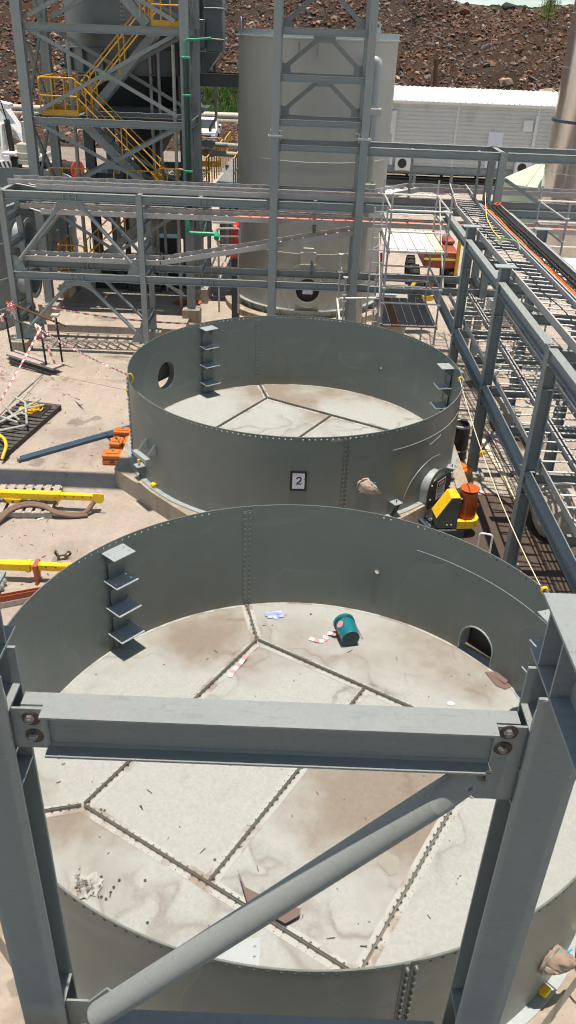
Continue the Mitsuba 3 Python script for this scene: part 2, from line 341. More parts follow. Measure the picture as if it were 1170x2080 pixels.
def tank(t, cx, cy, rot, wall_rot, steps, openings, plates):
    dg = math.radians
    solo('concrete_plinth', plate(octagon(cx, cy), (0, 0, -.05), (1, 0, 0), (0, 1, 0), HP + .045), 'plinth', f'octagonal concrete plinth under the {"near" if t == "bolted_tank" else "far"} bolted tank', 'plinth')
    # floor: four corner nodes at +-1.72 in the frame turned by rot
    u, v = V3(math.cos(rot), math.sin(rot)), V3(-math.sin(rot), math.cos(rot)); c = V3(cx, cy); S = 1.72
    W = lambda a, b: tuple(c + u * a + v * b)
    corner = [(-S, S), (-S, -S), (S, -S), (S, S)]
    reach = lambda p: (lambda k: (p[0] * k, p[1] * k))(3.27 / math.hypot(*p))
    far = lambda a, b: W(*reach((a, b)))
    jr = np.random.default_rng(31)
    lines = [(W(*corner[k]), W(*corner[(k + 1) % 4])) for k in range(4)] + [(W(0, S), W(0, -S))] + [(W(*p), far(*p)) for p in corner]
    disc = sg.Point(cx, cy).buffer(RT - .009, 48); big = 9
    seams = so.unary_union([sg.LineString(l) for l in lines])
    cells = [g for g in disc.difference(so.unary_union([sg.LineString([a, tuple(np.array(a) + (np.array(b) - a) * 1.0001)]).buffer(.004) for a, b in lines[:5]] + [sg.LineString([W(*p), W(p[0] * 2, p[1] * 2)]).buffer(.004) for p in corner])).geoms]
    for g in cells:
        q = c0 = np.array(g.representative_point().coords[0]) - c; key = (round(float(q @ u)), round(float(q @ v)))
        m = plates(float(q @ u), float(q @ v))
        add('floor_plate', plate(g, (0, 0, HP - .004), (1, 0, 0), (0, 1, 0), .010), m, t)
    strip = seams.buffer(.078, join_style=2).intersection(disc.buffer(-.02)); strip = strip.union(disc.difference(disc.buffer(-.035)))
    add('seal_strip', plate(strip, (0, 0, HP + .006), (1, 0, 0), (0, 1, 0), .005), 'strip', t, label='pale clean strip along the floor seams')
    for i, (a, b) in enumerate(lines):
        a, b = np.array(a), np.array(b); d = unit(b - a); nrm = V3(-d[1], d[0]); ln = np.linalg.norm(b - a)
        a3, b3 = V3(*(a + d * .02), HP + .01), V3(*(b - d * .02), HP + .01)
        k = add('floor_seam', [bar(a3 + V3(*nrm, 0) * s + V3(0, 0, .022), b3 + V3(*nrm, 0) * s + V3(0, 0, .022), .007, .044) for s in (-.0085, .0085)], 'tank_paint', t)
        n3 = V3(*nrm, 0); bl = []
        for q in np.arange(.06, ln - .04, .092):
            p = V3(*(a + d * q), HP + .036)
            if jr.random() < .04: continue
            p = p + V3(*d, 0) * jr.normal() * .004; bl += [hexbolt(p + n3 * .0125, n3, .009 + .003 * jr.random(), .014 + .01 * jr.random()), hexbolt(p - n3 * .0125, -n3, .009, .010 + .01 * jr.random()), tube([p - n3 * .06 - V3(0, 0, .026), p - n3 * .06 - V3(0, 0, .019)], .005, 5)]
        add('bolt_row', bl, 'bolt_dark', k, kind='stuff')
    # wall
    seam_a = [wall_rot + k * PI / 2 for k in range(4)]
    ops = []
    for kind, a, z, r in openings:
        o = sg.Point(a * RT, z).buffer(r, 12)
        if kind == 'arch': o = o.union(sg.box(a * RT - r, HP - .01, a * RT + r, z))
        ops += [o, sa.translate(o, -2 * PI * RT), sa.translate(o, 2 * PI * RT)]
    for k in range(4):
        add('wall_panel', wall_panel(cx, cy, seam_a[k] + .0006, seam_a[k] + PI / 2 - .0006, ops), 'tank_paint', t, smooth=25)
    add('rim_angle', cat([curved(cx, cy, RT + .006, seam_a[k] + .02, seam_a[k] + PI / 2 - .02, ZR - .012, ZR - .002, .004, 40) for k in range(4)]), 'tank_paint', t)
    for a in seam_a:
        w = .062 / RT
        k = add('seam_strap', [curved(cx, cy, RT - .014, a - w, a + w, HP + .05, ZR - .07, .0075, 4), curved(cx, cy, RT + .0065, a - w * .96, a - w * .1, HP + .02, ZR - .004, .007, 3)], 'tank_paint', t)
        b = []
        for s in (-.55, .55):
            b += bolts_col(cx, cy, a + s * w, RT - .0135, HP + .09, ZR - .09, -1)
            b += bolts_col(cx, cy, a + s * w, RT + .012, HP + .05, ZR - .02, 1, .085, .014, .03)
        add('bolt_row', b, 'bolt', k, kind='stuff')
    add('base_ring', [curved(cx, cy, RT + .0065, k * PI / 4, (k + 1) * PI / 4 - .004, HP - .0, HP + .016, .10, 8) for k in range(8)], 'light_steel', t)
    # step brackets inside
    for a in steps:
        rd, tg = V3(-math.cos(a), -math.sin(a), 0), V3(-math.sin(a), math.cos(a), 0)
        o = pol(cx, cy, a, RT - .012, 0)
        add('step_column', plate(sg.box(-.115, .42, .115, 1.95), o + rd * .035, tg, (0, 0, 1), .012), 'tank_paint', t)
        for k_, z in enumerate((2.0, 1.567, 1.133, .70)):
            holes = so.unary_union([sg.Point(x, y).buffer(.011, 3) for x in (-.12, -.06, .06, .12)[::3] for y in (.08, .19)])
            P = sg.box(-.172 - .008 * k_, -.01, .172 + .008 * k_, .262 + .016 * k_).difference(holes)
            k = add('step', plate(P, o + V3(0, 0, z - .012), tg, rd, .012), 'light_steel', t)
            add('gusset', [plate(sg.Polygon([(0, 0), (.2, 0), (.2, -.012), (.02, -.19), (0, -.19)]), o + tg * s + V3(0, 0, z - .012), rd, (0, 0, 1), .010) for s in (-.11, .11)] , 'tank_paint', k)

# far tank: holes, door, brackets
D = math.radians
T1, T2 = (.224, 6.618), (.034, 15.439)
t1 = thing('bolted_tank', 'large open bolted steel tank nearest the camera with a teal bucket lying on its floor', 'tank', 'open bolted steel tanks')
tank(t1, *T1, D(-31), D(-76), (D(139), D(19.4)), [('hole', D(70.5), 1.14, .04), ('arch', D(41.6), .62, .27), ('hole', D(-48.6), 1.0, .11)],
     lambda a, b: 'floor_pale' if (b > 1.72 or (a < 0 and abs(b) < 1.72) or a > 1.72) else ('floor_tan' if a < -1.72 else 'floor_mixed'))
t2 = thing('bolted_tank', 'large open bolted steel tank marked with a black framed 2 on its side', 'tank', 'open bolted steel tanks')
tank(t2, *T2, D(-30), D(-74), (D(129), D(11)), [('hole', D(52.6), 1.13, .04), ('hole', D(150.5), 1.15, .31), ('hole', D(-67.7), 1.12, .11), ('arch', D(-38.5), .66, .29)],
     lambda a, b: 'floor_mixed' if (b > 1.72 or a < -1.72) else 'floor_pale')
for t, c, hs in ((t1, T1, (70.5,)), (t2, T2, (52.6,))):
    for a in hs:
        a = D(a); d = V3(-math.cos(a), -math.sin(a), 0)
        add('socket', ring_flange(pol(*c, a, RT + .01, 1.135), d, .036, .044, .035, 16), 'tank_paint', t)
def nozzle(t, c, a, z):
    a = D(a); d = V3(math.cos(a), math.sin(a), 0)
    add('nozzle', ring_flange(pol(*c, a, RT, z), d, .105, .14, z * .05, 28), 'tank_paint', t)
nozzle(t1, T1, -48.6, 1.0); nozzle(t2, T2, -67.7, 1.12)
# openings' necks
a = D(150.5); add('manhole_neck', ring_flange(pol(*T2, a, RT, 1.15), V3(math.cos(a), math.sin(a), 0), .305, .40, .14, 40), 'tank_paint', t2, smooth=30)
def arch_neck(t, c, a, z, r, depth):
    d = V3(math.cos(a), math.sin(a), 0); s = V3(math.sin(a), -math.cos(a), 0)
    def arch(q): return sg.Point(0, 0).buffer(q, 14).union(sg.box(-q, -z + HP + .03, q, 0)).intersection(sg.box(-2, -z + HP + .03, 2, 2))
    o = pol(*c, a, RT - .03, z)
    k = add('door_neck', [plate(arch(r + .012).difference(arch(r - .002)), o, s, (0, 0, 1), -depth if np.dot(np.cross(s, [0, 0, 1]), d) < 0 else depth)], 'light_steel', t)
    add('door_flange', plate(arch(r + .085).difference(arch(r)), o + d * depth, s, (0, 0, 1), .014), 'tank_paint', k)
    return o, d, s
arch_neck(t1, T1, D(41.6), .62, .27, .22)
o, d, s = arch_neck(t2, T2, D(-38.5), .66, .29, .22)
a_ = D(41.6); dd = V3(math.cos(a_), math.sin(a_), 0); ss = V3(-math.sin(a_), math.cos(a_), 0)
solo('blanking_board', plate(sg.box(-.40, -.27, .40, .40), pol(*T1, a_, RT + .215, .62), ss, (0, 0, 1), .02), 'black', 'black board closing the arched door of the near tank', 'cover')
a_ = D(150.5); dd = V3(math.cos(a_), math.sin(a_), 0); ss = V3(-math.sin(a_), math.cos(a_), 0)
solo('blanking_board', plate(sg.box(-.40, -.17, .42, .42), pol(*T2, a_, RT + .17, 1.15), ss, (0, 0, 1), .02), 'black', 'black board hung over the round manhole of the far tank', 'cover')
# weather: a black cover over the lower part of the far tank's door, with its sign
pc = o + d * .255
sg_ = -1 if np.dot(np.cross(s, [0, 0, 1]), d) < 0 else 1
ux = s * sg_
cov = thing('door_cover', 'black square cover board bolted over the tank door with a white warning sign', 'cover')
add('board', plate(sg.box(-.40, -.30, .38, .235), pc, ux, (0, 0, 1), .02), 'black', cov)
add('bolt', [hexbolt(pc + ux * x + V3(0, 0, z) + d * .02, d, .016, .018) for x in (-.36, .34) for z in (-.1, .19)], 'galv_bright', cov)
sgn = add('sign', plate(sg.box(-.15, -.2, .15, .185), pc + d * .0205, ux, (0, 0, 1), .003), 'skylabel', cov, label='white sign with a black and red header')
add('header', plate(sg.box(-.13, .05, .13, .165), pc + d * .024, ux, (0, 0, 1), .001), 'black', sgn)
add('header_oval', plate(sa.scale(sg.Point(0, .108).buffer(1, 12), .1, .042), pc + d * .0255, ux, (0, 0, 1), .001), 'red', sgn)
def words(txt, h, at, ux, uy, mt, parent, bold=False, depth=.0012):
    m = meshkit.text_mesh(txt, h, depth, bold); m.apply_translation((-(m.bounds[0][0] + m.bounds[1][0]) / 2, 0, 0))
    M = np.eye(4); M[:3, 0], M[:3, 1], M[:3, 2], M[:3, 3] = ux, uy, np.cross(ux, uy), at; m.apply_transform(M)
    return add('lettering', m, mt, parent)
words('DANGER', .034, pc + d * .0268 + V3(0, 0, .092), ux, V3(0, 0, 1), 'white', sgn, True)
for w_, z, h in (('DO NOT', -.02, .05), ('ENTER', -.09, .05)): words(w_, h, pc + d * .024 + V3(0, 0, z), ux, V3(0, 0, 1), 'black', sgn, True)
add('print_line', [plate(sg.box(-.10, -.14 - .024 * k, .1 - .04 * (k % 2), -.13 - .024 * k), pc + d * .024, ux, (0, 0, 1), .001) for k in range(2)], 'black', sgn)
# number card
a = D(-87.9); d = V3(math.cos(a), math.sin(a), 0); ux = V3(-math.sin(a), math.cos(a), 0); o = pol(*T2, a, RT + .010, 1.285)
card = thing('number_card', 'white card with a black 2 in a thick black frame on the tank wall', 'sign')
add('frame', plate(sg.box(-.143, -.19, .143, .19).difference(sg.box(-.105, -.15, .105, .15)), o, ux, (0, 0, 1), .008), 'black', card)
add('paper', plate(sg.box(-.105, -.15, .105, .15), o, ux, (0, 0, 1), .005), 'skylabel', card)
words('2', .142, o + d * .0052 - V3(-.008, 0, .066), ux, V3(0, 0, 1), 'black', card, True)
# weld seams and small outside fittings of the far tank
def arc_pts(c, f, n=40): return [pol(*c, x[0], RT + .008, x[1]) for x in map(f, np.linspace(0, 1, n))]
add('weld_bead', tube(arc_pts(T2, lambda q: (D(-58.5 + 40 * q), 1.69)), .0055, 6), 'light_steel', t2)
add('weld_bead', tube([pol(*T1, x, RT - .007, 1.69) for x in np.linspace(D(61), D(20), 40)], .0045, 6), 'light_steel', t1)
add('weld_bead', tube(arc_pts(T2, lambda q: (D(-38.5) - .78 / RT * math.cos(PI * .62 * q), .45 + .76 * math.sin(PI * .62 * q))), .0055, 6), 'light_steel', t2)
add('handle', tube(bend([pol(*T2, D(-42), RT, 1.55), pol(*T2, D(-42), RT + .03, 1.55), pol(*T2, D(-36), RT + .03, 1.62), pol(*T2, D(-36), RT, 1.62)], .02), .006, 6), 'light_steel', t2)
add('name_plate', curved(*T2, RT + .0065, D(-79), D(-75.6), ZR - .085, ZR - .05, .003), 'strip', t2)
def chair_bracket(t, c, a, z=.66, bolt=False):
    a = D(a); d = V3(math.cos(a), math.sin(a), 0); ux = V3(-math.sin(a), math.cos(a), 0); o = pol(*c, a, RT + .004, 0)
    k = add('anchor_chair', [plate(sg.box(-.09, 0, .09, .17), o + V3(0, 0, z), ux, -d if False else d, .012)] , 'light_steel', t)
    add('gusset', [plate(sg.Polygon([(0, z), (.16, z), (.05, HP + .02), (0, HP + .02)]), o + ux * q, d, (0, 0, 1), .01) for q in (-.075, .065)], 'tank_paint', k)
    add('anchor_bolt', rod(o + d * .09 + V3(0, 0, HP + .02), o + d * .09 + V3(0, 0, z + .05), .012, 8), 'bolt_dark', k)
    if bolt: add('bolt_cap', tube([o + d * .09 + V3(0, 0, z + .045), o + d * .09 + V3(0, 0, z + .12)], .03, 8), 'rope_yellow', k)
for a_, b_ in ((-148.5, 1), (-56, 0), (-23, 0), (-100, 0), (175, 0)): chair_bracket(t2, T2, a_, .66, b_)
for a_ in (-120, -150): chair_bracket(t1, T1, a_)
def side_bracket(t, c, a, z):
    a = D(a); d = V3(math.cos(a), math.sin(a), 0); ux = V3(-math.sin(a), math.cos(a), 0); o = pol(*c, a, RT + .006, z)
    add('lifting_bracket', [plate(sg.box(-.25, .17, .25, .26), o, ux, d, .012), plate(sg.box(-.25, -.07, .25, 0), o + d * .26, ux, (0, 0, 1), .01)] + [plate(sg.Polygon([(0, .0), (.2, .012), (.02, .2), (0, .2)]), o + ux * q, d, (0, 0, 1), .01) for q in (-.16, .16)], 'light_steel', t)
side_bracket(t2, T2, -141.5, 1.1)
for t, c, a_ in ((t2, T2, -140.5), (t1, T1, -47)):
    a = D(a_); o = pol(*c, a, RT + .03, HP + .02); ux = V3(-math.sin(a), math.cos(a), 0); d = V3(math.cos(a), math.sin(a), 0)
    add('base_clip', [rbox(-.05, .05, -.03, .05, 0, .07, .01).apply_transform(np.block([[np.stack([ux, d, V3(0, 0, 1)], 1), o[:, None]], [np.zeros((1, 3)), 1]]))], 'yellow', t)
# loose things in the near tank
def lying(prof, p, d, n=40):
    m = lathe(prof, n); z = unit(d); x = unit(np.cross([0, 0, 1], z)); M = np.eye(4); M[:3, 0], M[:3, 1], M[:3, 2], M[:3, 3] = x, np.cross(z, x), z, p; m.apply_transform(M); return m
FZ = HP + .008
bk = thing('bucket', 'dark teal plastic bucket lying on its side with pink stickers', 'bucket')
bd = unit((-.24, .95, .03)); bp = V3(.955, 8.93, FZ + .145)
add('shell', lying([(0, 0), (.128, 0), (.132, .01), (.145, .33), (.155, .335), (.155, .375), (.14, .375), (.132, .05), (0, .05)], bp, bd), 'bucket', bk, smooth=30)
add('base', lying([(0, -.002), (.126, -.002), (.126, 0.001), (0, 0.001)], bp, bd), 'bucket_base', bk)
add('rim_band', lying([(.146, .3), (.153, .3), (.156, .318), (.147, .318)], bp, bd), 'bucket_base', bk)
bx_ = unit(np.cross([0, 0, 1], bd)); by_ = np.cross(bd, bx_)
def sticker(th, l, s):
    pts = []
    c = bp + bd * l
    n_ = bx_ * math.cos(th) + by_ * math.sin(th); tt = np.cross(bd, n_)
    m = trimesh.creation.icosphere(2, 1); m.vertices = m.vertices * [s, s, .006]; M = np.eye(4); M[:3, 0], M[:3, 1], M[:3, 2], M[:3, 3] = tt, bd, n_, c + n_ * (.134 + .035 * l); m.apply_transform(M); return m
add('sticker', sticker(.75, .22, .055), 'pink', bk); add('sticker', sticker(2.75, .14, .05), 'pink', bk)
add('handle', tube(bend([bp + bd * .32 - bx_ * .155, bp + bd * .2 - bx_ * .2 - V3(0, 0, .1), bp + bd * .1 - bx_ * .22 - V3(0, 0, .12)], .05), .005, 6), 'black', bk)
def ribbon(pts, w, seg, mats, parent, up=(0, 0, 1), wob=0.0):
    """a flat tape along pts in alternating colours"""
    pts = np.array(pts, float); s = np.concatenate([[0], np.cumsum(np.linalg.norm(np.diff(pts, axis=0), axis=1))]); n = max(2, int(s[-1] / seg))
    at = lambda q: np.array([np.interp(q, s, pts[:, k]) for k in range(3)]); parts = ([], [])
    for i in range(n):
        a, b = at(s[-1] * i / n), at(s[-1] * (i + 1) / n); tw = wob * math.sin(i * .35)
        y = unit(np.cross(b - a, np.array(up) + V3(tw, tw * .6, 0)))
        parts[i % 2].append(bar(a, b, w, .0025, up=np.cross(y, b - a)))
    for k, m in enumerate(parts): add(('red_band', 'white_band')[k], m, mats[k], parent, kind='stuff')
def ground_tape(name, pts, lab, w=.06):
    t = thing(name, lab, 'tape'); ribbon(pts, w, .07, ('pink', 'tape_white'), t)
ground_tape('barrier_tape', [(.76, 9.12, FZ + .05), (.66, 9.2, FZ + .015), (.6, 9.18, FZ + .012), (.62, 9.03, FZ + .012), (.5, 9.0, FZ + .02), (.38, 9.07, FZ + .012)], 'crumpled pink and white tape beside the teal bucket', .07)
ground_tape('barrier_tape', [(-.50, 8.58, FZ + .06), (-.57, 8.46, FZ + .02), (-.66, 8.3, FZ + .015), (-.69, 8.2, FZ + .012)], 'short faded tape strip lying against a floor seam', .06)
def crumple(cx, cy, z, sx, sy, h, rot, n=14, seed=0, edge=.35):
    """a crinkled sheet with a torn outline"""
    g = np.random.default_rng(seed); a = np.linspace(0, 2 * PI, 26, endpoint=False); out = 1 - edge * g.random(26)
    v = [(0, 0, h * g.random())]; f = []
    for k, q in enumerate((.35, .7, 1)):
        for i, x in enumerate(a): v.append((q * out[i] * math.cos(x) * sx, q * out[i] * math.sin(x) * sy, h * g.random() * (1.1 - .6 * q) + .003))
    for i in range(26):
        j = (i + 1) % 26; f.append([0, 1 + i, 1 + j])
        for k in (0, 1):
            b = 1 + k * 26; f += [[b + i, b + 26 + i, b + 26 + j], [b + i, b + 26 + j, b + j]]
    m = tm(v, f); m.apply_transform(rotz(rot, (cx, cy, z))); return m
solo('plastic_film', crumple(-.13, 9.57, FZ, .19, .1, .05, .2, seed=3), 'blue_film', 'crumpled pale blue plastic film by the far wall seam', 'plastic film')
solo('torn_sheet', cat([plate(sg.Polygon([(2.78, 8.5), (2.93, 8.52), (3.10, 8.24), (2.99, 8.17), (2.88, 8.24)]), (0, 0, FZ + .004), (1, 0, 0), (0, 1, 0), .006), plate(sg.Polygon([(-.13, 0), (.14, .01), (.12, .11), (-.1, .1)]), (2.92, 8.37, FZ + .012), unit((.55, -.83, .05)), unit((.83, .55, .25)), .004)]), 'brown_sheet', 'folded brown sheet scrap against the right wall', 'sheet')
bs = plate(sg.Polygon([(-.37, 5.27), (-.28, 5.08), (.02, 4.93), (.28, 4.87), (.27, 4.80), (.13, 4.71), (-.03, 4.80), (-.25, 4.92)]), (0, 0, FZ + .062), (1, 0, 0), (0, 1, 0), .006)
solo('brown_board', bs, 'brown_sheet', 'dark brown curved offcut lying across a floor seam under the brace', 'offcut')
lp = sg.Polygon([(-.62, 4.36), (-.48, 4.52), (-.1, 4.6), (-.105, 4.27), (-.5, 4.2)]).difference(sg.Point(-.15, 4.5).buffer(.014)).difference(sg.Point(-.15, 4.4).buffer(.014))
solo('steel_offcut', plate(lp, (0, 0, FZ + .003), (1, 0, 0), (0, 1, 0), .01), 'light_steel', 'loose pale blue steel plate with two holes by the front wall', 'plate')
solo('mortar_patch', plate(sg.Polygon([(1.08, 5.5), (1.17, 5.6), (1.30, 5.53), (1.28, 5.36), (1.2, 5.33)]).buffer(.012), (0, 0, FZ + .000), (1, 0, 0), (0, 1, 0), .004), 'mortar', 'grey square patch stuck on the pale floor', 'patch')
solo('paper_scrap', crumple(2.22, 7.87, FZ, .05, .04, .01, .1, seed=8, edge=.1), 'white', 'small white paper scrap behind the steel beam', 'paper')
bag = thing('bolt_bag', 'clear plastic bag of spilled bolts near the front wall', 'bag')
add('film', crumple(-1.88, 5.05, FZ, .2, .17, .05, .5, seed=11), 'strip', bag)
g_ = np.random.default_rng(4)
add('loose_bolts', [rod(p, p + unit((g_.normal(), g_.normal(), .1 * g_.normal())) * .028, .006, 6) for p in [V3(-1.9 + .075 * g_.normal(), 5.06 + .05 * g_.normal(), FZ + .03 + .02 * g_.random()) for _ in range(34)]], 'bolt', bag, kind='stuff')
def scatter(name, pts, lab, group):
    for x, y, kind in pts:
        a = g_.random() * 6; p = V3(x, y, FZ + .008)
        if kind == 'n': m = lathe([(.007, 0), (.015, 0), (.015, .012), (.007, .012), (.007, 0)], 6, p - V3(0, 0, .005))
        else: m = cat([rod(p, p + V3(math.cos(a), math.sin(a), 0) * .05, .006, 6), rod(p, p + V3(math.cos(a), math.sin(a), 0) * -.012, .013, 6)])
        key = numbered({'n': 'nut', 'b': 'loose_bolt'}[kind]); scene[key] = ply(m, 'm_bolt_dark'); L(key, lab[kind], {'n': 'nut', 'b': 'bolt'}[kind], group[kind])
scatter('', [(-1.75, 5.17, 'n'), (-1.6, 5.06, 'n'), (-1.65, 4.93, 'n'), (-1.56, 5.14, 'n'), (-1.7, 4.95, 'n')], {'n': 'tiny steel nut among those spilled right of the bolt bag'}, {'n': 'nuts spilled beside the bolt bag'})
for x, y, k, lab in ((-1.3, 5.15, 'n', 'steel nut lying alone between the bolt bag and the long floor seam'), (-1.2, 4.7, 'n', 'steel nut lying alone near the front wall under the brace'), (-1.93, 5.99, 'n', 'left one of two nuts touching below the left floor corner'), (-1.89, 5.98, 'n', 'right one of two nuts touching below the left floor corner'), (-.62, 5.42, 'n', 'dark nut beside the middle floor seam'), (.4, 9.63, 'n', 'nut lying close to the far wall behind the bucket'), (-1.62, 5.0, 'b', 'loose bolt lying among the spilled nuts'), (-1.48, 5.62, 'b', 'loose bolt at the end of a brown stain below the long seam'), (-1.5, 6.05, 'b', 'loose bolt on the pale floor plate above the long seam'), (.9, 4.55, 'b', 'loose bolt in the front corner of the pale floor plate')):
    scatter('', [(x, y, k)], {k: lab}, {k: None})
tw = []
for _ in range(95):
    r_, a_ = 3.1 * math.sqrt(g_.random()), g_.random() * 2 * PI; x, y, q, l = T1[0] + r_ * math.cos(a_), T1[1] + r_ * math.sin(a_), g_.random() * 6, .015 + .09 * g_.random() ** 3
    tw.append(rod((x, y, FZ + .006), (x + l * math.cos(q), y + l * math.sin(q), FZ + .008), .005, 5))
solo('debris', tw, 'brown_sheet', 'scattered dark twigs and crumbs over the near tank floor', 'debris', kind='stuff')
# hessian plugs in the two outside nozzles
def plug(c, a, z, lab, seed, cloth='hessian'):
    a = D(a); d = V3(math.cos(a), math.sin(a), 0); ux = V3(-math.sin(a), math.cos(a), 0); o = pol(*c, a, RT + .06, z)
    t = thing('hessian_plug', lab, 'sack')
    # cloth stretched over the pipe end and gathered to a drooping corner
    gg = np.random.default_rng(int(seed * 10)); N, K = 40, 12; th = np.linspace(0, 2 * PI, N, endpoint=False); tip = ux * .27 - V3(0, 0, .13) + d * .10; vv = []
    for k in range(K):
        q = k / (K - 1); fold = 1 + .13 * np.sin(th * 5 + seed + 2 * q) * (.3 + q) * (1 - .5 * q)
        rr = .135 * (1 - q ** 1.6) * fold + .004; c_ = o - d * .05 * (1 - q) + tip * q ** 1.3 + d * .07 * math.sin(PI * q)
        w_ = c_ + np.outer(rr * np.cos(th), ux) + np.outer(rr * np.sin(th), V3(0, 0, 1) * (1 - .3 * q) + d * .4 * q); vv.append(w_ + .006 * gg.normal(size=w_.shape))
    ff = [[k * N + i_, k * N + (i_ + 1) % N, (k + 1) * N + (i_ + 1) % N] for k in range(K - 1) for i_ in range(N)] + [[k * N + i_, (k + 1) * N + (i_ + 1) % N, (k + 1) * N + i_] for k in range(K - 1) for i_ in range(N)]
    add('sack', tm(np.vstack(vv), ff), cloth, t, smooth=35)
    add('tie', tube(bend([o + ux * .06 + V3(0, 0, .1), o + ux * .12 + d * .03 + V3(0, 0, .06), o + ux * .19 + d * .05 + V3(0, 0, .07)], .03), .008, 6), 'blue_tie', t)
plug(T2, -67.7, 1.12, 'pale hessian sack with a blue tie plugging the far tank nozzle', 1.3)
plug(T1, -48.6, 1.0, 'hessian sack with a blue tie plugging the near tank nozzle', 4.2, 'hessian_dark')
# ------------------------------------------------------------------ near steel frame (the camera stands on its deck)
fr = thing('steel_portal', 'grey steel frame close to the camera with a bolted beam and a diagonal pipe brace', 'steel frame')
Y0, Y1 = 2.42, 2.62; YC = 2.52
for xc, sd in ((-1.238, 1), (1.150, -1)):
    col = add('column', ib((xc, YC, 0.02), (xc, YC, 5.6), .2, .237, .012, .015, up=(0, 1, 0)), 'steel', fr)
    st = [box(xc + s0, xc + s1, Y0 + .0152, Y1 - .0152, z, z + .012) for z in (5.39, 5.15, 4.95, 3.2) for s0, s1 in ((-.116, -.0062), (.0062, .116))]
    for m_ in st: add('stiffener', m_, 'steel', col)
    add('base_plate', rbox(xc - .2, xc + .2, YC - .2, YC + .2, .0, .022, .004), 'steel', col)
    # deck bearer running towards the camera on top of the column
    xb = xc + .002 if sd < 0 else xc
    br = add('deck_bearer', ib((xb, 2.73, 5.751), (xb, -2.5, 5.751), .3, .172, .009, .014), 'steel', fr)
    for m_ in [box(xb + s0, xb + s1, y, y + .012, 5.616, 5.886) for y in (Y0, Y1 - .012) for s0, s1 in ((-.084, -.0047), (.0047, .084))]: add('stiffener', m_, 'steel', br)
# beam between the columns, its near half coped at both ends
zt = 5.4
bm = add('beam', [ib((-.99, 2.486, zt - .117), (.905, 2.486, zt - .117), .234, .148, .007, .0105), bar((-.99, 2.4815, zt - .2225), (.905, 2.4815, zt - .2225), .016, .016, up=(0, -1, 1)),
                  box(-1.085, -.9902, 2.4862, 2.56, zt - .0105, zt), box(.9052, 1.007, 2.4862, 2.56, zt - .0105, zt),
                  box(-1.085, -.9902, 2.4825, 2.4895, zt - .215, zt - .0107), box(.9052, 1.007, 2.4825, 2.4895, zt - .215, zt - .0107)], 'steel', fr)
lb = add('beam', [ib((-1.03, 2.486, 2.95 - .1015), (.96, 2.486, 2.95 - .1015), .203, .148, .007, .0105)], 'steel', fr)
add('lit_patch', box(.80, .93, 2.42, 2.5, 2.9505, 2.958), 'light_steel', lb)  # thin pale plate standing in for a sunlit patch on the lower beam
def fin(poly, y, t=.012): return plate(sg.Polygon(poly), (0, y, 0), (1, 0, 0), (0, 0, 1), t)     # thickness towards -y
fin1 = add('fin_plate', fin([(-1.23, 5.39), (-.978, 5.39), (-.978, 5.165), (-1.23, 5.165)], 2.4815, .012), 'steel', fr)
gus = add('gusset', fin([(.905, 5.395), (1.14, 5.395), (1.14, 4.955), (.876, 4.955), (.76, 5.07), (.845, 5.155), (.905, 5.16)], 2.4815, .012), 'steel', fr)
gus2 = add('gusset', fin([(-1.23, 3.185), (-.985, 3.185), (-.86, 3.31), (-.80, 3.26), (-.90, 2.953), (-1.23, 2.953)], 2.4815, .012), 'steel', fr)
def big_bolt(x, z, parent, rust=True, r=.0195):
    p = V3(x, 2.4695, z)
    k = add('bolt', [hexbolt(p - V3(0, .004, 0), (0, -1, 0), r, .016), tube([p - V3(0, .018, 0), p - V3(0, .027, 0)], r * .62, 8)], 'bolt', parent)
    add('washer', tube([p, p - V3(0, .004, 0)], r * 1.75, 18), 'bolt_dark' if rust else 'bolt', k)
    if rust: add('rust_stain', tube([p + V3(.004, .0, -.003), p + V3(.004, -.0012, -.003)], r * 2.05, 18), 'rust', k)
for x, z in ((-1.047, 5.341), (-1.044, 5.241)): big_bolt(x, z, fin1)
for x, z in ((.956, 5.368), (.946, 5.275)): big_bolt(x, z, gus)
big_bolt(.895, 5.09, gus, False, .015); big_bolt(.845, 5.03, gus, False, .015)
for x, z in ((-1.0, 3.06), (-.95, 3.115)): big_bolt(x, z, gus2, False, .014)
# pipe brace with slotted end cleats
a, b = V3(-.925, 2.405, 3.185), V3(.70, 2.462, 4.935); dv = unit(b - a); nv_ = unit(V3(-dv[2], 0, dv[0]))
def ring_(p, r): u_ = np.cross(dv, nv_); return [p + nv_ * r * math.cos(q) + u_ * r * math.sin(q) for q in np.linspace(0, 2 * PI, 24, endpoint=False)]
e_ = V3(.865, 2.478, 5.107)
brc = add('brace', tube([a - dv * .02, a, b], [.066, .07, .07], 40), 'steel', fr, smooth=40)
add('flattened_end', hull(ring_(b + dv * .0005, .0698) + [e_ + nv_ * s * .078 + V3(0, q, 0) for s in (-1, 1) for q in (-.006, .010)]), 'steel', brc, smooth=30)
nv = V3(-dv[2], 0, dv[0])
def cleat(p, q, w):
    n = nv * w / 2; P = [p - n, q - n * .8, q + dv * np.sign(np.dot(q - p, dv)) * .05, q + n * .8, p + n]
    return plate(sg.Polygon([(v[0], v[2]) for v in P]), (0, 2.4690, 0), (1, 0, 0), (0, 0, 1), .012)
add('end_cleat', cleat(a + dv * .14, a - dv * .04, .15), 'steel', brc)

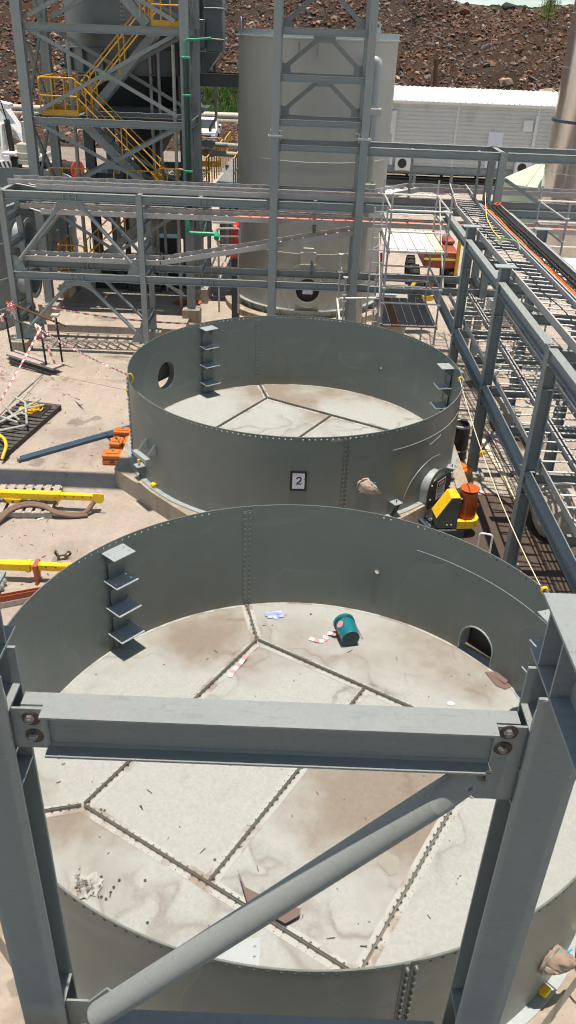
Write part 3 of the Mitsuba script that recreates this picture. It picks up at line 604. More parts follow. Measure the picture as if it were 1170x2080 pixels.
# deck on the bearers, behind and under the camera
for k in range(9): add('deck_plank', rbox(-3.4, 3.4, .35 - .5 * k, .84 - .5 * k, 5.905, 5.94, .006), 'plank_grey', fr)
for k in range(12): add('bounce_blocker_plank', rbox(-3.4, 3.4, 1.72 - .5 * k, 2.2 - .5 * k, 3.15, 3.18, .006), 'plank_grey', fr)  # unseen lower deck, added to cut ground bounce onto the beam web
for xc in (-1.238, 1.150):
    for z in (5.405, 5.165): 
        for s in (-1, 1): add('weld_bead', rod((xc + s * .012, Y0 + .019, z), (xc + s * .115, Y0 + .019, z), .006, 6), 'light_steel', fr)
    for s in (-1, 1): add('weld_bead', tube(bend([(xc + s * .118, Y0 + .008, 5.43), (xc + s * .118, Y0 + .008, 5.5), (xc + s * .105, Y0 + .008, 5.595), (xc + s * .05, Y0 - .004, 5.602)], .03), .007, 6), 'light_steel', fr)
g = np.random.default_rng(2)
for x, z in ((.895, 5.185), (.80, 5.165), (-.2, 5.163), (-.93, 5.163)):
    m = crumple(x, 2.414, z, .018, .006, .004, 0, seed=int(abs(x) * 100)); add('rust_spot', m, 'rust', bm)
# ------------------------------------------------------------------ pipe gantry across the yard
GY0, GY1 = 22.12, 23.37
GX = (-7.76, -4.18); MX = (-.69, 1.53); EX = 5.04
gz = lambda y: float(ground_z(y))
gt = thing('pipe_gantry', 'grey steel pipe gantry with inverted V braces crossing the yard behind the far tank', 'gantry')
def pier(x, y, s, top, lab, name='concrete_pier'):
    k = thing(name, lab, 'pier'); b = gz(y) - .05
    add('block', rbox(x - s, x + s, y - s, y + s, b, top, .012), 'plinth', k)
    return k
for i, x in enumerate(GX):
    for j, y in enumerate((GY0, GY1)):
        c = add('column', ib((x, y, .1), (x, y, 4.06), .15, .15, .008, .011, up=(1, 0, 0) if False else (0, 1, 0)), 'steel', gt)
        add('base_plate', box(x - .13, x + .13, y - .13, y + .13, .08, .1), 'light_steel', c)
        pier(x, y, .25 if i == 0 else .22, .08, f'concrete pier under the {("front", "back")[j]} {("left end", "second")[i]} gantry column')
def hb(x0, x1, y, z, t, d=.2, w=.133, nm='beam'): return add(nm, beam((x0, y, z), (x1, y, z), d, w), 'steel', t)
for y in (GY0, GY1):
    for z in (4.06, 2.0):
        for x0, x1 in ((GX[0] + .078, GX[1] - .078), (GX[1] + .078, MX[0] - .1), (MX[0] + .1, MX[1] - .1), (MX[1] + .1, EX - .1)):
            k = hb(x0, x1, y, z, gt)
            if x1 - x0 > 3:
                m = (x0 + x1) / 2
                for q in (-.16, 0, .16): add('web_stiffener', box(m + q - .004, m + q + .004, y - .06, y - .0045, z - .188, z - .0115), 'light_steel', k)
for x in GX:
    for z in (4.05, 3.42, 2.75, 1.99, .75):
        hk = add('cross_beam', beam((x, GY0 + .078, z), (x, GY1 - .078, z), .19, .12), 'steel', gt)
for m in (-2.6, .4):
    for z in (4.05, 3.42, 2.3): add('cross_beam', beam((m, GY0 + .07, z - .002), (m, GY1 - .07, z - .002), .15, .09), 'steel', gt)
def vbrace(x0, x1, y, zt, zb, t):
    m = (x0 + x1) / 2; yb = y
    g = add('gusset', plate(sg.Polygon([(m - .34, zt), (m + .34, zt), (m + .38, zt - .13), (m + .30, zt - .24), (m + .12, zt - .14), (m - .12, zt - .14), (m - .30, zt - .24), (m - .38, zt - .13)]), (0, yb + .006, 0), (1, 0, 0), (0, 0, 1), .012), 'steel', t)
    bl = []
    for s, xe in ((-1, x0 + .08), (1, x1 - .08)):
        a, b = V3(m + s * .30, yb, zt - .14), V3(xe - s * .16, yb, zb + .26); d = unit(b - a)
        add('brace', tube([a + d * .06, b - d * .08], .052, 14), 'steel', t, smooth=40)
        n = V3(-d[2], 0, d[0])
        for q, r in ((a - d * .12, a + d * .16), (b - d * .14, b + d * .14)): add('brace_end', plate(sg.Polygon([((p + n * w).tolist()[0], (p + n * w).tolist()[2]) for p, w in ((q, -.06), (r, -.06), (r, .06), (q, .06))]), (0, yb - .0075, 0), (1, 0, 0), (0, 0, 1), .012), 'steel', t)
        add('gusset', plate(sg.Polygon([(xe, zb), (xe - s * .34, zb + .0), (xe - s * .30, zb + .16), (xe - s * .1, zb + .42), (xe, zb + .42)]), (0, yb + .006, 0), (1, 0, 0), (0, 0, 1), .012), 'steel', t)
        for q, e in ((a, -1), (b, 1)):
            for k in (.02, .1):
                for w in (-.035, .035): bl.append(hexbolt(q + d * e * k + n * w + V3(0, -.0195, 0), (0, -1, 0), .014, .014))
    add('bolt_group', bl, 'bolt', t, kind='stuff')
for y in (GY0, GY1):
    vbrace(*GX, y, 3.855, 2.0, gt); vbrace(*GX, y, 1.795, .12, gt)
# ------------------------------------------------------------------ tall mast standing in the gantry line
ms = thing('steel_mast', 'tall grey steel mast with inverted V bracing in front of the big tank', 'mast')
MZ = (7.92, 6.94, 5.97, 5.4)
for x in MX:
    for y in (GY0, GY1):
        add('leg', ib((x, y, gz(y) - .0), (x, y, 5.57), .2, .2, .009, .013, up=(0, 1, 0)), 'steel', ms)
        sp = add('splice_plate', [box(x - .17, x + .17, y - .14, y + .14, 5.571, 5.589), box(x - .17, x + .17, y - .14, y + .14, 5.591, 5.609)], 'light_steel', ms)
        for s in (-1, 1): add('splice_bolt', [rod((x + s * .14, y + q, 5.5), (x + s * .14, y + q, 5.72), .011, 6) for q in (-.1, .1)], 'bolt', sp)
        add('leg', ib((x, y, 5.61), (x, y, 12.5), .19, .19, .009, .013, up=(0, 1, 0)), 'steel', ms)
        solo('mast_footing', rbox(x - .3, x + .3, y - .3, y + .3, gz(y) - .05, gz(y) + .0 + .08, .01), 'plinth', f'low concrete footing under the {"left" if x < 0 else "right"} {"front" if y < 23 else "back"} mast leg', 'footing')
for z in MZ + (8.9, 9.9, 10.9):
    for y in (GY0, GY1): hb(MX[0] + .097, MX[1] - .097, y, z, ms, .155, .10)
    for x in MX: add('cross_beam', beam((x, GY0 + .1, z - .003), (x, GY1 - .1, z - .003), .15, .1), 'steel', ms)
for zt, zb in ((6.80, 5.97), (7.765, 6.94), (8.75, 7.92), (9.75, 8.9)):
    y = GY1 - .012; m = .45
    for s, xe in ((-1, MX[0] + .1), (1, MX[1] - .1)):
        a, b = V3(m + s * .2, y, zt - .1), V3(xe - s * .1, y, zb + .14)
        add('brace', chan(a, b, .11, .05, .008, up=(-(b - a)[2] * s, 0, (b - a)[0] * s), side=1), 'steel', ms)
        add('gusset', plate(sg.Polygon([(xe, zb + .003), (xe - s * .22, zb + .003), (xe - s * .20, zb + .16), (xe, zb + .22)]), (0, y + .02, 0), (1, 0, 0), (0, 0, 1), .012), 'steel', ms)
    add('gusset', plate(sg.Polygon([(m - .28, zt), (m + .28, zt), (m + .25, zt - .15), (m - .25, zt - .15)]), (0, y + .02, 0), (1, 0, 0), (0, 0, 1), .012), 'steel', ms)
# high side frame to the right of the mast
sf = thing('raised_portal', 'raised grey steel portal running right from the mast with a post at its bend', 'frame')
for y in (GY0, GY1):
    hb(MX[1] + .1, EX - .1, y, 5.41, sf, .2, .133); hb(EX + .1, 9.5, y, 5.41, sf, .2, .133)
    add('post', ib((EX, y, gz(y)), (EX, y, 5.41), .18, .19, .009, .012, up=(0, 1, 0)), 'steel', sf)
add('cross_beam', beam((EX, GY0 + .091, 5.4), (EX, GY1 - .091, 5.4), .19, .12), 'steel', sf)
for x, z in ((EX, 4.05), (EX, 2.0)): add('cross_beam', beam((x, GY0 + .091, z), (x, GY1 - .091, z), .19, .12), 'steel', sf)
for x in (2.88, 4.64): add('hanger', bar((x, 23.0, 4.1), (x, 23.0, 5.2), .06, .06, up=(0, 1, 0)), 'steel', sf); add('hanger_bar', bar((x, GY0, 5.28), (x, GY1, 5.28), .06, .05), 'steel', sf)
hb(EX + .1, 9.5, GY0, 4.06, sf); hb(EX + .1, 9.5, GY1, 4.06, sf); hb(EX + .1, 9.5, GY0, 2.0, sf); hb(EX + .1, 9.5, GY1, 2.0, sf)
add('knee_brace', ang((EX + .1, GY0 + .02, 4.75), (6.3, GY0 + .02, 4.1), .09, .008), 'steel', sf)
# ------------------------------------------------------------------ cable ladders
LADG = 'cable ladders on the gantry and the rack'
def ladder(lab, pts0, pts1, h=.13, pitch=.3, start=.12, mt='galv', rungs=True):
    """two channel rails through pts0 and pts1 (top edges) with loose rungs between them"""
    t = thing('cable_ladder', lab, 'cable ladder', LADG)
    for pts, s in ((pts0, 1), (pts1, -1)):
        pts = [np.array(p, float) for p in pts]
        m = []
        for a, b in zip(pts, pts[1:]):
            x = np.cross((0, 0, 1), unit(b - a)); toward = np.sign(np.dot(x, (np.array(pts1[0]) - np.array(pts0[0])) * s))
            m.append(chan(a - (0, 0, h / 2), b - (0, 0, h / 2), h, .028, .004, side=int(toward) or 1))
        add('rail', m, mt, t)
    if rungs:
        for (a, b, c, d) in zip(pts0, pts0[1:], pts1, pts1[1:]):
            a, b, c, d = (np.array(q, float) for q in (a, b, c, d)); n = max(1, int(np.linalg.norm(b - a) / pitch))
            for i in range(n):
                q = (i + .5) / n; p, r = a + (b - a) * q, c + (d - c) * q; u = unit(r - p)
                add('rung', bar(p + u * .006 - (0, 0, h - .028), r - u * .006 - (0, 0, h - .028), .042, .014), 'galv_bright', t)
    return t
ladder('front cable ladder on top of the gantry, its left end stopping short', [(-6.9, 22.36, 4.2), (2.3, 22.36, 4.2)], [(-7.8, 22.97, 4.2), (2.45, 22.97, 4.2)])
ladder('back cable ladder on top of the gantry, bending away past the mast', [(-7.84, 23.02, 4.2), (2.35, 23.02, 4.2), (3.35, 24.3, 4.2), (9.0, 24.35, 4.2)], [(-7.86, 23.64, 4.2), (2.0, 23.64, 4.2), (3.05, 24.95, 4.2), (9.0, 25.0, 4.2)])
l3 = ladder('cable ladder hung under the gantry top carrying red conduit', [(-6.85, 22.36, 3.58), (9.4, 22.36, 3.58)], [(-7.5, 23.0, 3.58), (9.4, 23.0, 3.58)])
ladder('narrow back cable ladder hung under the gantry top', [(-7.6, 23.05, 3.58), (1.4, 23.05, 3.58)], [(-7.5, 23.3, 3.58), (1.4, 23.3, 3.58)])
ladder('low cable ladder lying along the middle of the gantry', [(-7.43, 22.36, 2.36), (-3.75, 22.36, 2.36)], [(-7.43, 22.95, 2.36), (-3.75, 22.95, 2.36)])
ladder('sloping cable ladder climbing to the right across the mast', [(-3.72, 22.36, 2.36), (1.5, 22.36, 3.36)], [(-3.72, 22.95, 2.36), (1.5, 22.95, 3.36)])
rc = thing('red_conduit', 'red conduit bundle lying in the hung cable ladder past the mast', 'conduit')
for y in (22.45, 22.55, 22.65): add('conduit', rod((-1.9 + (y - 22.4), y, 3.515), (9.4, y, 3.515), .042, 8), 'copper', rc)
# ------------------------------------------------------------------ right-hand pipe rack running towards the camera
rk = thing('pipe_rack', 'long grey steel pipe rack on the right running towards the camera', 'pipe rack')
RX = (3.77, 5.33); RY = (18.54, 15.02, 11.43, 7.9)
for y in RY:
    for x in RX:
        top = 4.3 if y > 12 else 4.055
        c = add('column', ib((x, y, .12), (x, y, top), .19, .19, .008, .012, up=(1, 0, 0)), 'steel', rk)
        for z in (3.78, 3.4, 2.02, 1.62): add('stiffener', box(x - .082, x + .082, y - .093, y - .0045, z, z + .010), 'steel', c)
        if y > 12: add('cap_plate', box(x - .19, x + .19, y - .12, y + .12, 4.301, 4.318), 'light_steel', c)
        add('base_plate', box(x - .17, x + .17, y - .15, y + .15, .1, .12), 'light_steel', c)
        solo('rack_footing', rbox(x - .24, x + .24, y - .24, y + .24, -.03, .1, .01), 'plinth', f'low concrete footing under the {("left", "right")[x > 5]} rack column, {["farthest", "third", "second", "nearest"][RY.index(y)]} of its row', 'footing')
ry = (21.9,) + RY + (2.0,)
for x in RX:
    for z in (4.05, 2.04):
        for a, b in zip(ry, ry[1:]):
            add('beam', beam((x - (.05 if x < 5 else -.0), a - .1, z), (x - (.05 if x < 5 else -.0), b + .1, z), .2, .133), 'steel', rk)
for y in RY + (20.2, 16.8, 13.2, 9.6):
    for z in (4.0, 1.98): add('cross_beam', beam((RX[0] + .1, y, z), (RX[1] - .1, y, z), .18, .11), 'steel', rk)
for y, s in ((16.8, 1), (13.2, 1)): add('plan_brace', ang((3.85, y - 1.6, 1.86), (5.25, y + 1.5, 1.86), .07, .008), 'steel', rk)
for y in (16.78, 13.25): add('plan_brace', ang((3.85, y + 1.5, 3.78), (5.25, y - 1.6, 3.78), .07, .008), 'steel', rk)
la = ladder('upper left cable ladder on the right-hand rack, kinking at its far end', [(4.3, 25.2, 4.2), (3.94, 21.6, 4.2), (3.98, 2.5, 4.2)], [(4.78, 25.2, 4.2), (4.58, 21.4, 4.2), (4.58, 2.5, 4.2)], .13, .29)
lb_ = ladder('upper right cable ladder on the right-hand rack, carrying orange and black cables', [(4.62, 22.2, 4.2), (4.62, 2.5, 4.2)], [(5.14, 22.2, 4.2), (5.14, 2.5, 4.2)], .13, .29)
lc_ = ladder('lower left cable ladder inside the right-hand rack', [(3.93, 21.0, 2.17), (3.93, 4.5, 2.17)], [(4.46, 21.0, 2.17), (4.46, 4.5, 2.17)], .12, .36)
ld_ = ladder('lower right cable ladder inside the right-hand rack', [(4.50, 21.0, 2.17), (4.50, 4.5, 2.17)], [(5.12, 21.0, 2.17), (5.12, 4.5, 2.17)], .12, .3)
def wob(x, z, y0, y1, r, amp, seed, mt, t, nm):
    g = np.random.default_rng(seed); ys = np.linspace(y0, y1, 60); q = np.cumsum(g.normal(0, amp, 60)); q -= np.linspace(q[0], q[-1], 60)
    return add(nm, tube([(x + a, y, z + abs(a) * .1) for a, y in zip(q, ys)], r, 8), mt, t, smooth=True)
bc = thing('black_cables', 'bundle of thick black cables along the upper right cable ladder', 'cable')
for k, x in enumerate((4.84, 4.9, 4.96, 5.02, 5.07)): wob(x, 4.125 + .03 * (k % 2), 21.9, 2.5, .026, .006, k, 'rubber', bc, 'cable')
oc = thing('orange_cables', 'pair of orange cables beside the black ones on the upper right cable ladder', 'cable')
for k, x in enumerate((4.735, 4.775)): wob(x, 4.125, 21.6, 2.5, .02, .009, 20 + k, 'cable_orange', oc, 'cable')
cn = thing('cable_end', 'coiled orange and black cable ends at the far end of the rack ladder', 'cable')
for k, m_ in enumerate(('cable_orange', 'black', 'cable_orange')):
    a = np.linspace(0, 5 * PI, 60); add('coil', tube(np.stack([4.72 + .15 * k + (.1 + .01 * k) * np.cos(a), 21.95 + .13 * np.sin(a + k), 4.16 + .03 * k + .02 * np.sin(3 * a)], 1), .014, 6), m_, cn, smooth=True)
gw = [(4.88, 22.6, 4.3), (4.72, 22.2, 4.5), (4.66, 21.6, 4.24), (4.45, 20.3, 4.18), (4.36, 19.0, 4.12), (4.34, 18.1, 4.16), (4.5, 17.75, 4.22), (4.58, 17.5, 4.22), (4.53, 17.1, 4.16)]
wi = thing('loose_wire', 'thin yellow and green wire trailing over the upper left cable ladder', 'wire')
add('yellow_length', tube(bend(gw[:6], .3), .011, 6), 'wire_yellow', wi, smooth=True); add('green_length', tube(bend(gw[5:], .3), .011, 6), 'wire_green', wi, smooth=True)
solo('pull_rope', tube([(4.06 + .03 * math.sin(y * 3) + .4 * (25 - y) / 20, y, 4.115) for y in np.linspace(24.5, 5, 70)], .009, 6), 'black', 'thin black pull rope along the upper left cable ladder', 'rope', smooth=True)
# ------------------------------------------------------------------ scaffold
sc = thing('scaffold', 'galvanised tube scaffold with two plank decks left of the rack', 'scaffold')
SX, SY = (2.08, 3.42), (19.4, 21.55)
for x in SX:
    for y in SY:
        s = add('standard', rod((x, y, gz(y) + .02), (x, y, 4.78), .024, 10), 'galv', sc, smooth=40)
        for z in (1.3, 1.8, 2.3, 2.66, 3.55, 3.95, 4.42): add('rosette', lathe([(.024, -.012), (.05, -.012), (.05, .012), (.024, .012)], 10, (x, y, z)), 'galv_bright', s)
for z in (1.74, 2.3, 2.66, 3.5, 3.95, 4.42):
    for y in SY: add('ledger', rod((SX[0] - .05, y + .027, z), (SX[1] + .05, y + .027, z), .022, 10), 'galv_bright', sc, smooth=40)
    for x in SX: add('transom', rod((x + .026, SY[0] - .05, z - .02), (x + .026, SY[1] + .05, z - .02), .022, 10), 'galv', sc, smooth=40)
add('diagonal', rod((SX[0] - .03, SY[0], 1.8), (SX[0] - .03, SY[1], 3.5), .02, 8), 'galv', sc); add('diagonal', rod((SX[1] + .05, SY[0], 2.7), (SX[1] + .05, SY[1], 4.4), .02, 8), 'galv_bright', sc)
for z, mats in ((3.565, ('plank_pale', 'plank_pale', 'plank_pale', 'plank_pale', 'plank_pale', 'plank_tan')), (1.80, ('plank_grey', 'plank_rust', 'plank_grey', 'plank_grey', 'plank_grey', 'plank_grey'))):
    w = (SX[1] - SX[0] - .06) / 6
    for i, m_ in enumerate(mats):
        x0 = SX[0] + .03 + i * w
        k = add('plank', rbox(x0 + .006, x0 + w - .006, SY[0] - .12, SY[1] + .12, z - .045, z + .003 * (i % 2), .006), m_, sc)
        if z < 3: add('groove', [box(x0 + w * q - .006, x0 + w * q + .006, SY[0] - .115, SY[1] + .115, z + .003, z + .010) for q in (.2, .4, .6, .8)], m_, k)
st = thing('scaffold_ladder', 'narrow steel ladder tied to the left side of the scaffold', 'ladder')
for x in (1.69, 1.98): add('stile', rod((x, 19.25, -.0), (x, 19.25, 4.5), .02, 8), 'galv', st)
for k in range(16): add('rung', rod((1.69, 19.25, .2 + .28 * k), (1.98, 19.25, .2 + .28 * k), .013, 8), 'galv', st)
s2 = thing('scaffold_bay', 'low galvanised scaffold tubes standing between the far tank and the mast', 'scaffold')
for x, y, z in ((1.06, 20.5, 3.17), (1.2, 20.3, 2.66)):
    k = add('standard', rod((x, y, gz(y)), (x, y, z), .024, 10), 'galv', s2, smooth=40)
    add('rosette', [lathe([(.024, -.012), (.06, -.012), (.06, .012), (.024, .012)], 10, (x, y, q)) for q in (z - .45, z - .02, 1.5, 2.05)], 'galv_bright', k)
add('ledger', rod((1.0, 20.5, 2.05), (2.05, 20.6, 2.08), .024, 10), 'galv_bright', s2); add('ledger', rod((1.03, 20.5, 2.05), (1.15, 19.2, 1.4), .026, 10), 'galv_bright', s2)
s3 = thing('scaffold_rail', 'scaffold tubes and rails beyond the rack at the right edge', 'scaffold')
for x, y in ((6.0, 21.6), (6.05, 19.3), (7.6, 21.6)):
    k = add('standard', rod((x, y, -.2), (x, y, 4.75), .024, 10), 'galv', s3, smooth=40)
    add('rosette', [lathe([(.024, -.012), (.05, -.012), (.05, .012), (.024, .012)], 10, (x, y, q)) for q in (3.3, 3.9, 4.4)], 'galv_bright', k)
for z in (3.3, 3.9, 4.4):
    add('ledger', rod((5.95, 21.6, z), (9, 21.6, z), .022, 8), 'galv_bright', s3); add('transom', rod((6.02, 21.6, z - .03), (6.05, 19.3, z - .03), .022, 8), 'galv', s3)
for i in range(4): add('plank', rbox(6.1, 9, 19.6 + .45 * i, 20.0 + .45 * i, 3.05, 3.09, .006), 'plank_pale', s3)
# ------------------------------------------------------------------ rock embankment, hills, sky line
def crest(x): return np.interp(x, [-80, -30, 5, 12, 15, 20, 25, 29, 60], [19, 17, 14.5, 11.7, 10.7, 10.4, 10.38, 10.95, 11.6])
def bank_z(x, y):
    x, y = np.asarray(x, float), np.asarray(y, float)
    p = np.stack([x * .12, y * .12, x * 0], -1)
    toe = 87.5 + 2.5 * (meshkit.noise(p * .8, 5) - .5)
    h = np.maximum(y - toe, 0) * .67
    c = crest(x) + .8 * (meshkit.fbm(p * 2.2, 3, 4) - .5)
    z = np.where(h < c - .6, h, c - .6 * np.exp(-np.maximum(h - c + .6, 0) / .6))
    berm = .55 * np.clip((y - 66) / 3, 0, 1) * (.4 + meshkit.fbm(p * 4, 3, 9))
    return -.26 + np.where(y > 66, berm, 0) + z + .5 * (meshkit.fbm(p * 5, 3, 2) - .5) * np.clip((y - 86) / 4, 0, 1) + .12 * (meshkit.fbm(p * 22, 2, 7) - .5) * np.clip((y - 66) / 2, 0, 1)
xs = np.linspace(-75, 60, 300); ys = np.concatenate([np.linspace(65.5, 86, 40), np.linspace(86.4, 120, 110), np.linspace(122, 260, 14)])
X, Y = np.meshgrid(xs, ys); n = len(xs); i = np.arange((len(ys) - 1) * n).reshape(-1, n)[:, :-1].ravel()
solo('rock_embankment', tm(np.stack([X, Y, bank_z(X, Y)], -1).reshape(-1, 3), np.vstack([np.stack([i, i + 1, i + n + 1], 1), np.stack([i, i + n + 1, i + n], 1)])), 'earth', 'steep brown embankment of blasted rock and dirt behind the plant', kind='structure', smooth=True)
gr = np.random.default_rng(12)
base_rocks = []
for k in range(10):
    p = gr.normal(size=(9, 3)); p /= np.linalg.norm(p, axis=1, keepdims=True); p *= gr.uniform(.7, 1.1, (9, 1)) * gr.uniform(.6, 1.2, 3)
    base_rocks.append(hull(p))
def rocks(n, seed, smin, smax, x0, x1, y0, y1, power=2.2, clump=True):
    g = np.random.default_rng(seed); vs, fs, off, made = [], [], 0, 0
    x, y = g.uniform(x0, x1, n * 3), g.uniform(y0, y1, n * 3)
    keep = meshkit.fbm(np.stack([x * .22, y * .3, x * 0 + seed], -1), 3, 3) + .25 * g.random(n * 3) > .50 if clump else np.ones(n * 3, bool)
    for a, b in zip(x[keep][:n], y[keep][:n]):
        m = base_rocks[g.integers(10)]; s = smin + (smax - smin) * g.random() ** power
        q = trimesh.transformations.random_rotation_matrix(g.random(3))[:3, :3]
        v = m.vertices @ q.T * s * (1, 1, .75); v = v + (a, b, 0); vs.append(v); fs.append(m.faces + off); off += len(v)
    v = np.vstack(vs); cnt = [len(q) for q in vs]; ctr = np.array([q.mean(0)[:2] for q in vs]); z = bank_z(ctr[:, 0], ctr[:, 1])
    v[:, 2] += np.repeat(z, cnt); return tm(v, np.vstack(fs))
def rock_mat(nm, c):
    def f(p, n, uv): return lum(c) * (.65 + .7 * cell_rand(p.x * 1.3, p.y * 1.3, p.z * 1.6)) * (.8 + .4 * fbm(p.x * 5, p.y * 5, p.z * 5, 2))
    mat(nm, f, .9, spec=.2)
rock_mat('rock_brown', (.125, .08, .06)); rock_mat('rock_rust', (.165, .093, .063)); rock_mat('rock_grey', (.13, .11, .10)); rock_mat('rock_pale', (.30, .23, .185))
L('rubble', 'mass of broken brown rock covering the embankment', 'rubble', kind='stuff')
for k, (m_, n_, s0, s1) in enumerate((('rock_brown', 20000, .05, .38), ('rock_rust', 11000, .05, .42), ('rock_grey', 7000, .05, .5), ('rock_pale', 3600, .04, .42))):
    scene[f'rubble__{k + 1:03d}'] = ply(rocks(n_, 30 + k, s0, s1, -36, 40, 86.5, 105, 3.2), 'm_' + m_)
    scene[f'rubble__{k + 11:03d}'] = ply(rocks(n_ // 7, 60 + k, s0, s1, -32, 8, 66.5, 85, 2.2), 'm_' + m_)
def boulder(x, y, s, m_, lab, seed):
    g = np.random.default_rng(seed); p = g.normal(size=(22, 3)); p /= np.linalg.norm(p, axis=1, keepdims=True); h = hull(p * g.uniform(.8, 1.1, (22, 1)) * np.array(s))
    h.apply_translation((x, y, float(bank_z(x, y)) + s[2] * .35)); solo('boulder', h, m_, lab, 'boulder')
boulder(24.2, 91.6, (.95, .6, .7), 'rock_pale', 'big pale slab of rock low on the slope above the shed roof, right', 1)
boulder(20.1, 92.6, (.8, .55, .45), 'rock_pale', 'pale rounded boulder above the shed roof, left of the bigger slab', 2)
boulder(22.2, 91.2, (.6, .4, .35), 'rock_pale', 'whitish rock just over the shed roof edge', 3)
boulder(-27.6, 89.6, (.9, .6, .55), 'rock_rust', 'rust brown boulder at the slope foot above the white crane', 4)
boulder(-22.3, 95.2, (.7, .5, .5), 'rock_pale', 'tan boulder seen through the left side of the stair tower', 5)
boulder(16.6, 102.5, (.8, .6, .5), 'rock_rust', 'reddish boulder near the top of the slope', 6)
boulder(22.5, 105.0, (1.3, .8, .6), 'rubber', 'large dark rock on the crest left of the sapling', 7)
def f_forest(p, n, uv): return mix((.014, .028, .018), (.032, .048, .028), fbm(p.x * .2, p.y * .2, p.z * .35, 3))
mat('forest', f_forest, .9, spec=.2)
def hill():
    xs = np.linspace(-260, 420, 120); ys = np.linspace(300, 720, 40); X, Y = np.meshgrid(xs, ys)
    Z = -5 + 20.5 * np.exp(-((Y - 470) / 95) ** 2) * (.85 + .3 * meshkit.fbm(np.stack([X * .012, Y * .012, X * 0], -1), 3, 1)); n = len(xs); i = np.arange((len(ys) - 1) * n).reshape(-1, n)[:, :-1].ravel()
    return tm(np.stack([X, Y, Z], -1).reshape(-1, 3), np.vstack([np.stack([i, i + 1, i + n + 1], 1), np.stack([i, i + n + 1, i + n], 1)]))
solo('forest_hill', hill(), 'forest', 'distant wooded hill on the horizon', kind='structure', smooth=True)
def crowns():
    g = np.random.default_rng(9); out = []
    ico = trimesh.creation.icosphere(1, 1)
    for _ in range(700):
        x, y = g.uniform(85, 260), g.uniform(420, 500); z = -5 + 20.5 * math.exp(-((y - 470) / 95) ** 2)
        for _ in range(3):
            s = g.uniform(1.2, 2.6); v = ico.vertices * (1 + .5 * (meshkit.noise(ico.vertices * 2 + g.random() * 50)[:, None] - .5)) * (s, s, s * .8) + (x + g.normal() * 1.6, y + g.normal(), z + g.uniform(1.5, 5)); out.append(tm(v, ico.faces))
    return cat(out)
solo('far_forest', crowns(), 'forest', 'line of dark green trees along the far hilltop', 'forest', kind='stuff')
# sapling on the slope
mat('leaf', lambda p, n, uv: mix((.10, .17, .03), (.2, .26, .06), fbm(p.x * 3, p.y * 3, p.z * 3, 2)), .6)
tr = thing('sapling', 'slender yellow green sapling growing on the embankment near its crest', 'tree')
tx, ty = 25.4, 100.6; tz = float(bank_z(tx, ty)); g = np.random.default_rng(3)
add('trunk', tube([(tx, ty, tz - .2), (tx - .05, ty, tz + 1.6), (tx - .2, ty, tz + 3.2)], (.06, .05, .025), 8), 'rust', tr)
add('limb', [tube([(tx - .05, ty, tz + q), (tx - .05 + .5 * math.cos(a), ty + .5 * math.sin(a), tz + q + .5), (tx - .05 + .8 * math.cos(a), ty + .8 * math.sin(a), tz + q + .2)], (.03, .02, .008), 5) for q, a in ((1.5, 0), (1.8, 2), (2.1, 4), (2.5, 1), (2.8, 3), (2.4, 5.3))], 'rust', tr)
lv = []
for _ in range(900):
    c = V3(tx - .1, ty, tz + 2.3) + g.normal(size=3) * (.42, .42, .62); c[2] = max(c[2], tz + 1.0); q = g.random() * 6.28; u_ = V3(math.cos(q), math.sin(q), 0) * .035; d_ = V3(.05 * g.normal(), .05 * g.normal(), -.28)
    lv.append(tm([c - u_, c + u_, c + d_], [[0, 1, 2]]))
add('crown', lv, 'leaf', tr, kind='stuff')
po = solo('rusty_post', tube([(9.5, 66, -.2), (9.36, 66, 4.4), (9.2, 66, 6.5)], .16, 8), 'rust', 'dark rusty post leaning up behind the white shed', 'post')
# weeds at the slope foot
def tufts(x0, x1, y0, y1, n, h, seed):
    g = np.random.default_rng(seed); out = []
    for _ in range(n):
        x, y = g.uniform(x0, x1), g.uniform(y0, y1); z = float(bank_z(x, y)); q = g.random() * 6.28; l = h * g.uniform(.5, 1.2); u_ = V3(math.cos(q), math.sin(q), 0) * .05
        out.append(tm([V3(x, y, z) - u_, V3(x, y, z) + u_, V3(x + .3 * g.normal(), y + .3 * g.normal(), z + l)], [[0, 1, 2]]))
    return cat(out)
mat('weed', lambda p, n, uv: mix((.05, .13, .02), (.11, .2, .04), fbm(p.x * 2, p.y * 2, p.z * 2, 2)), .7)
solo('weeds', tufts(-11.5, -5, 86, 90.5, 1700, 1.1, 2), 'weed', 'patch of green weeds at the foot of the embankment', 'weeds', kind='stuff')
pl = thing('pipeline', 'pair of long pale pipes lying along the foot of the embankment', 'pipeline')
mat('pipe_cream', lambda p, n, uv: mix((.48, .45, .39), (.34, .27, .2), smoothstep(.5, .75, fbm(p.x * .5, p.y * 2, p.z * 2, 3))), .6)
for y, z, r in ((84.5, .75, .30), (83.2, .35, .24)): add('pipe', rod((-46, y, z - .05), (3, y, z), r, 14), 'pipe_cream' if r > .25 else 'plinth', pl, smooth=40)
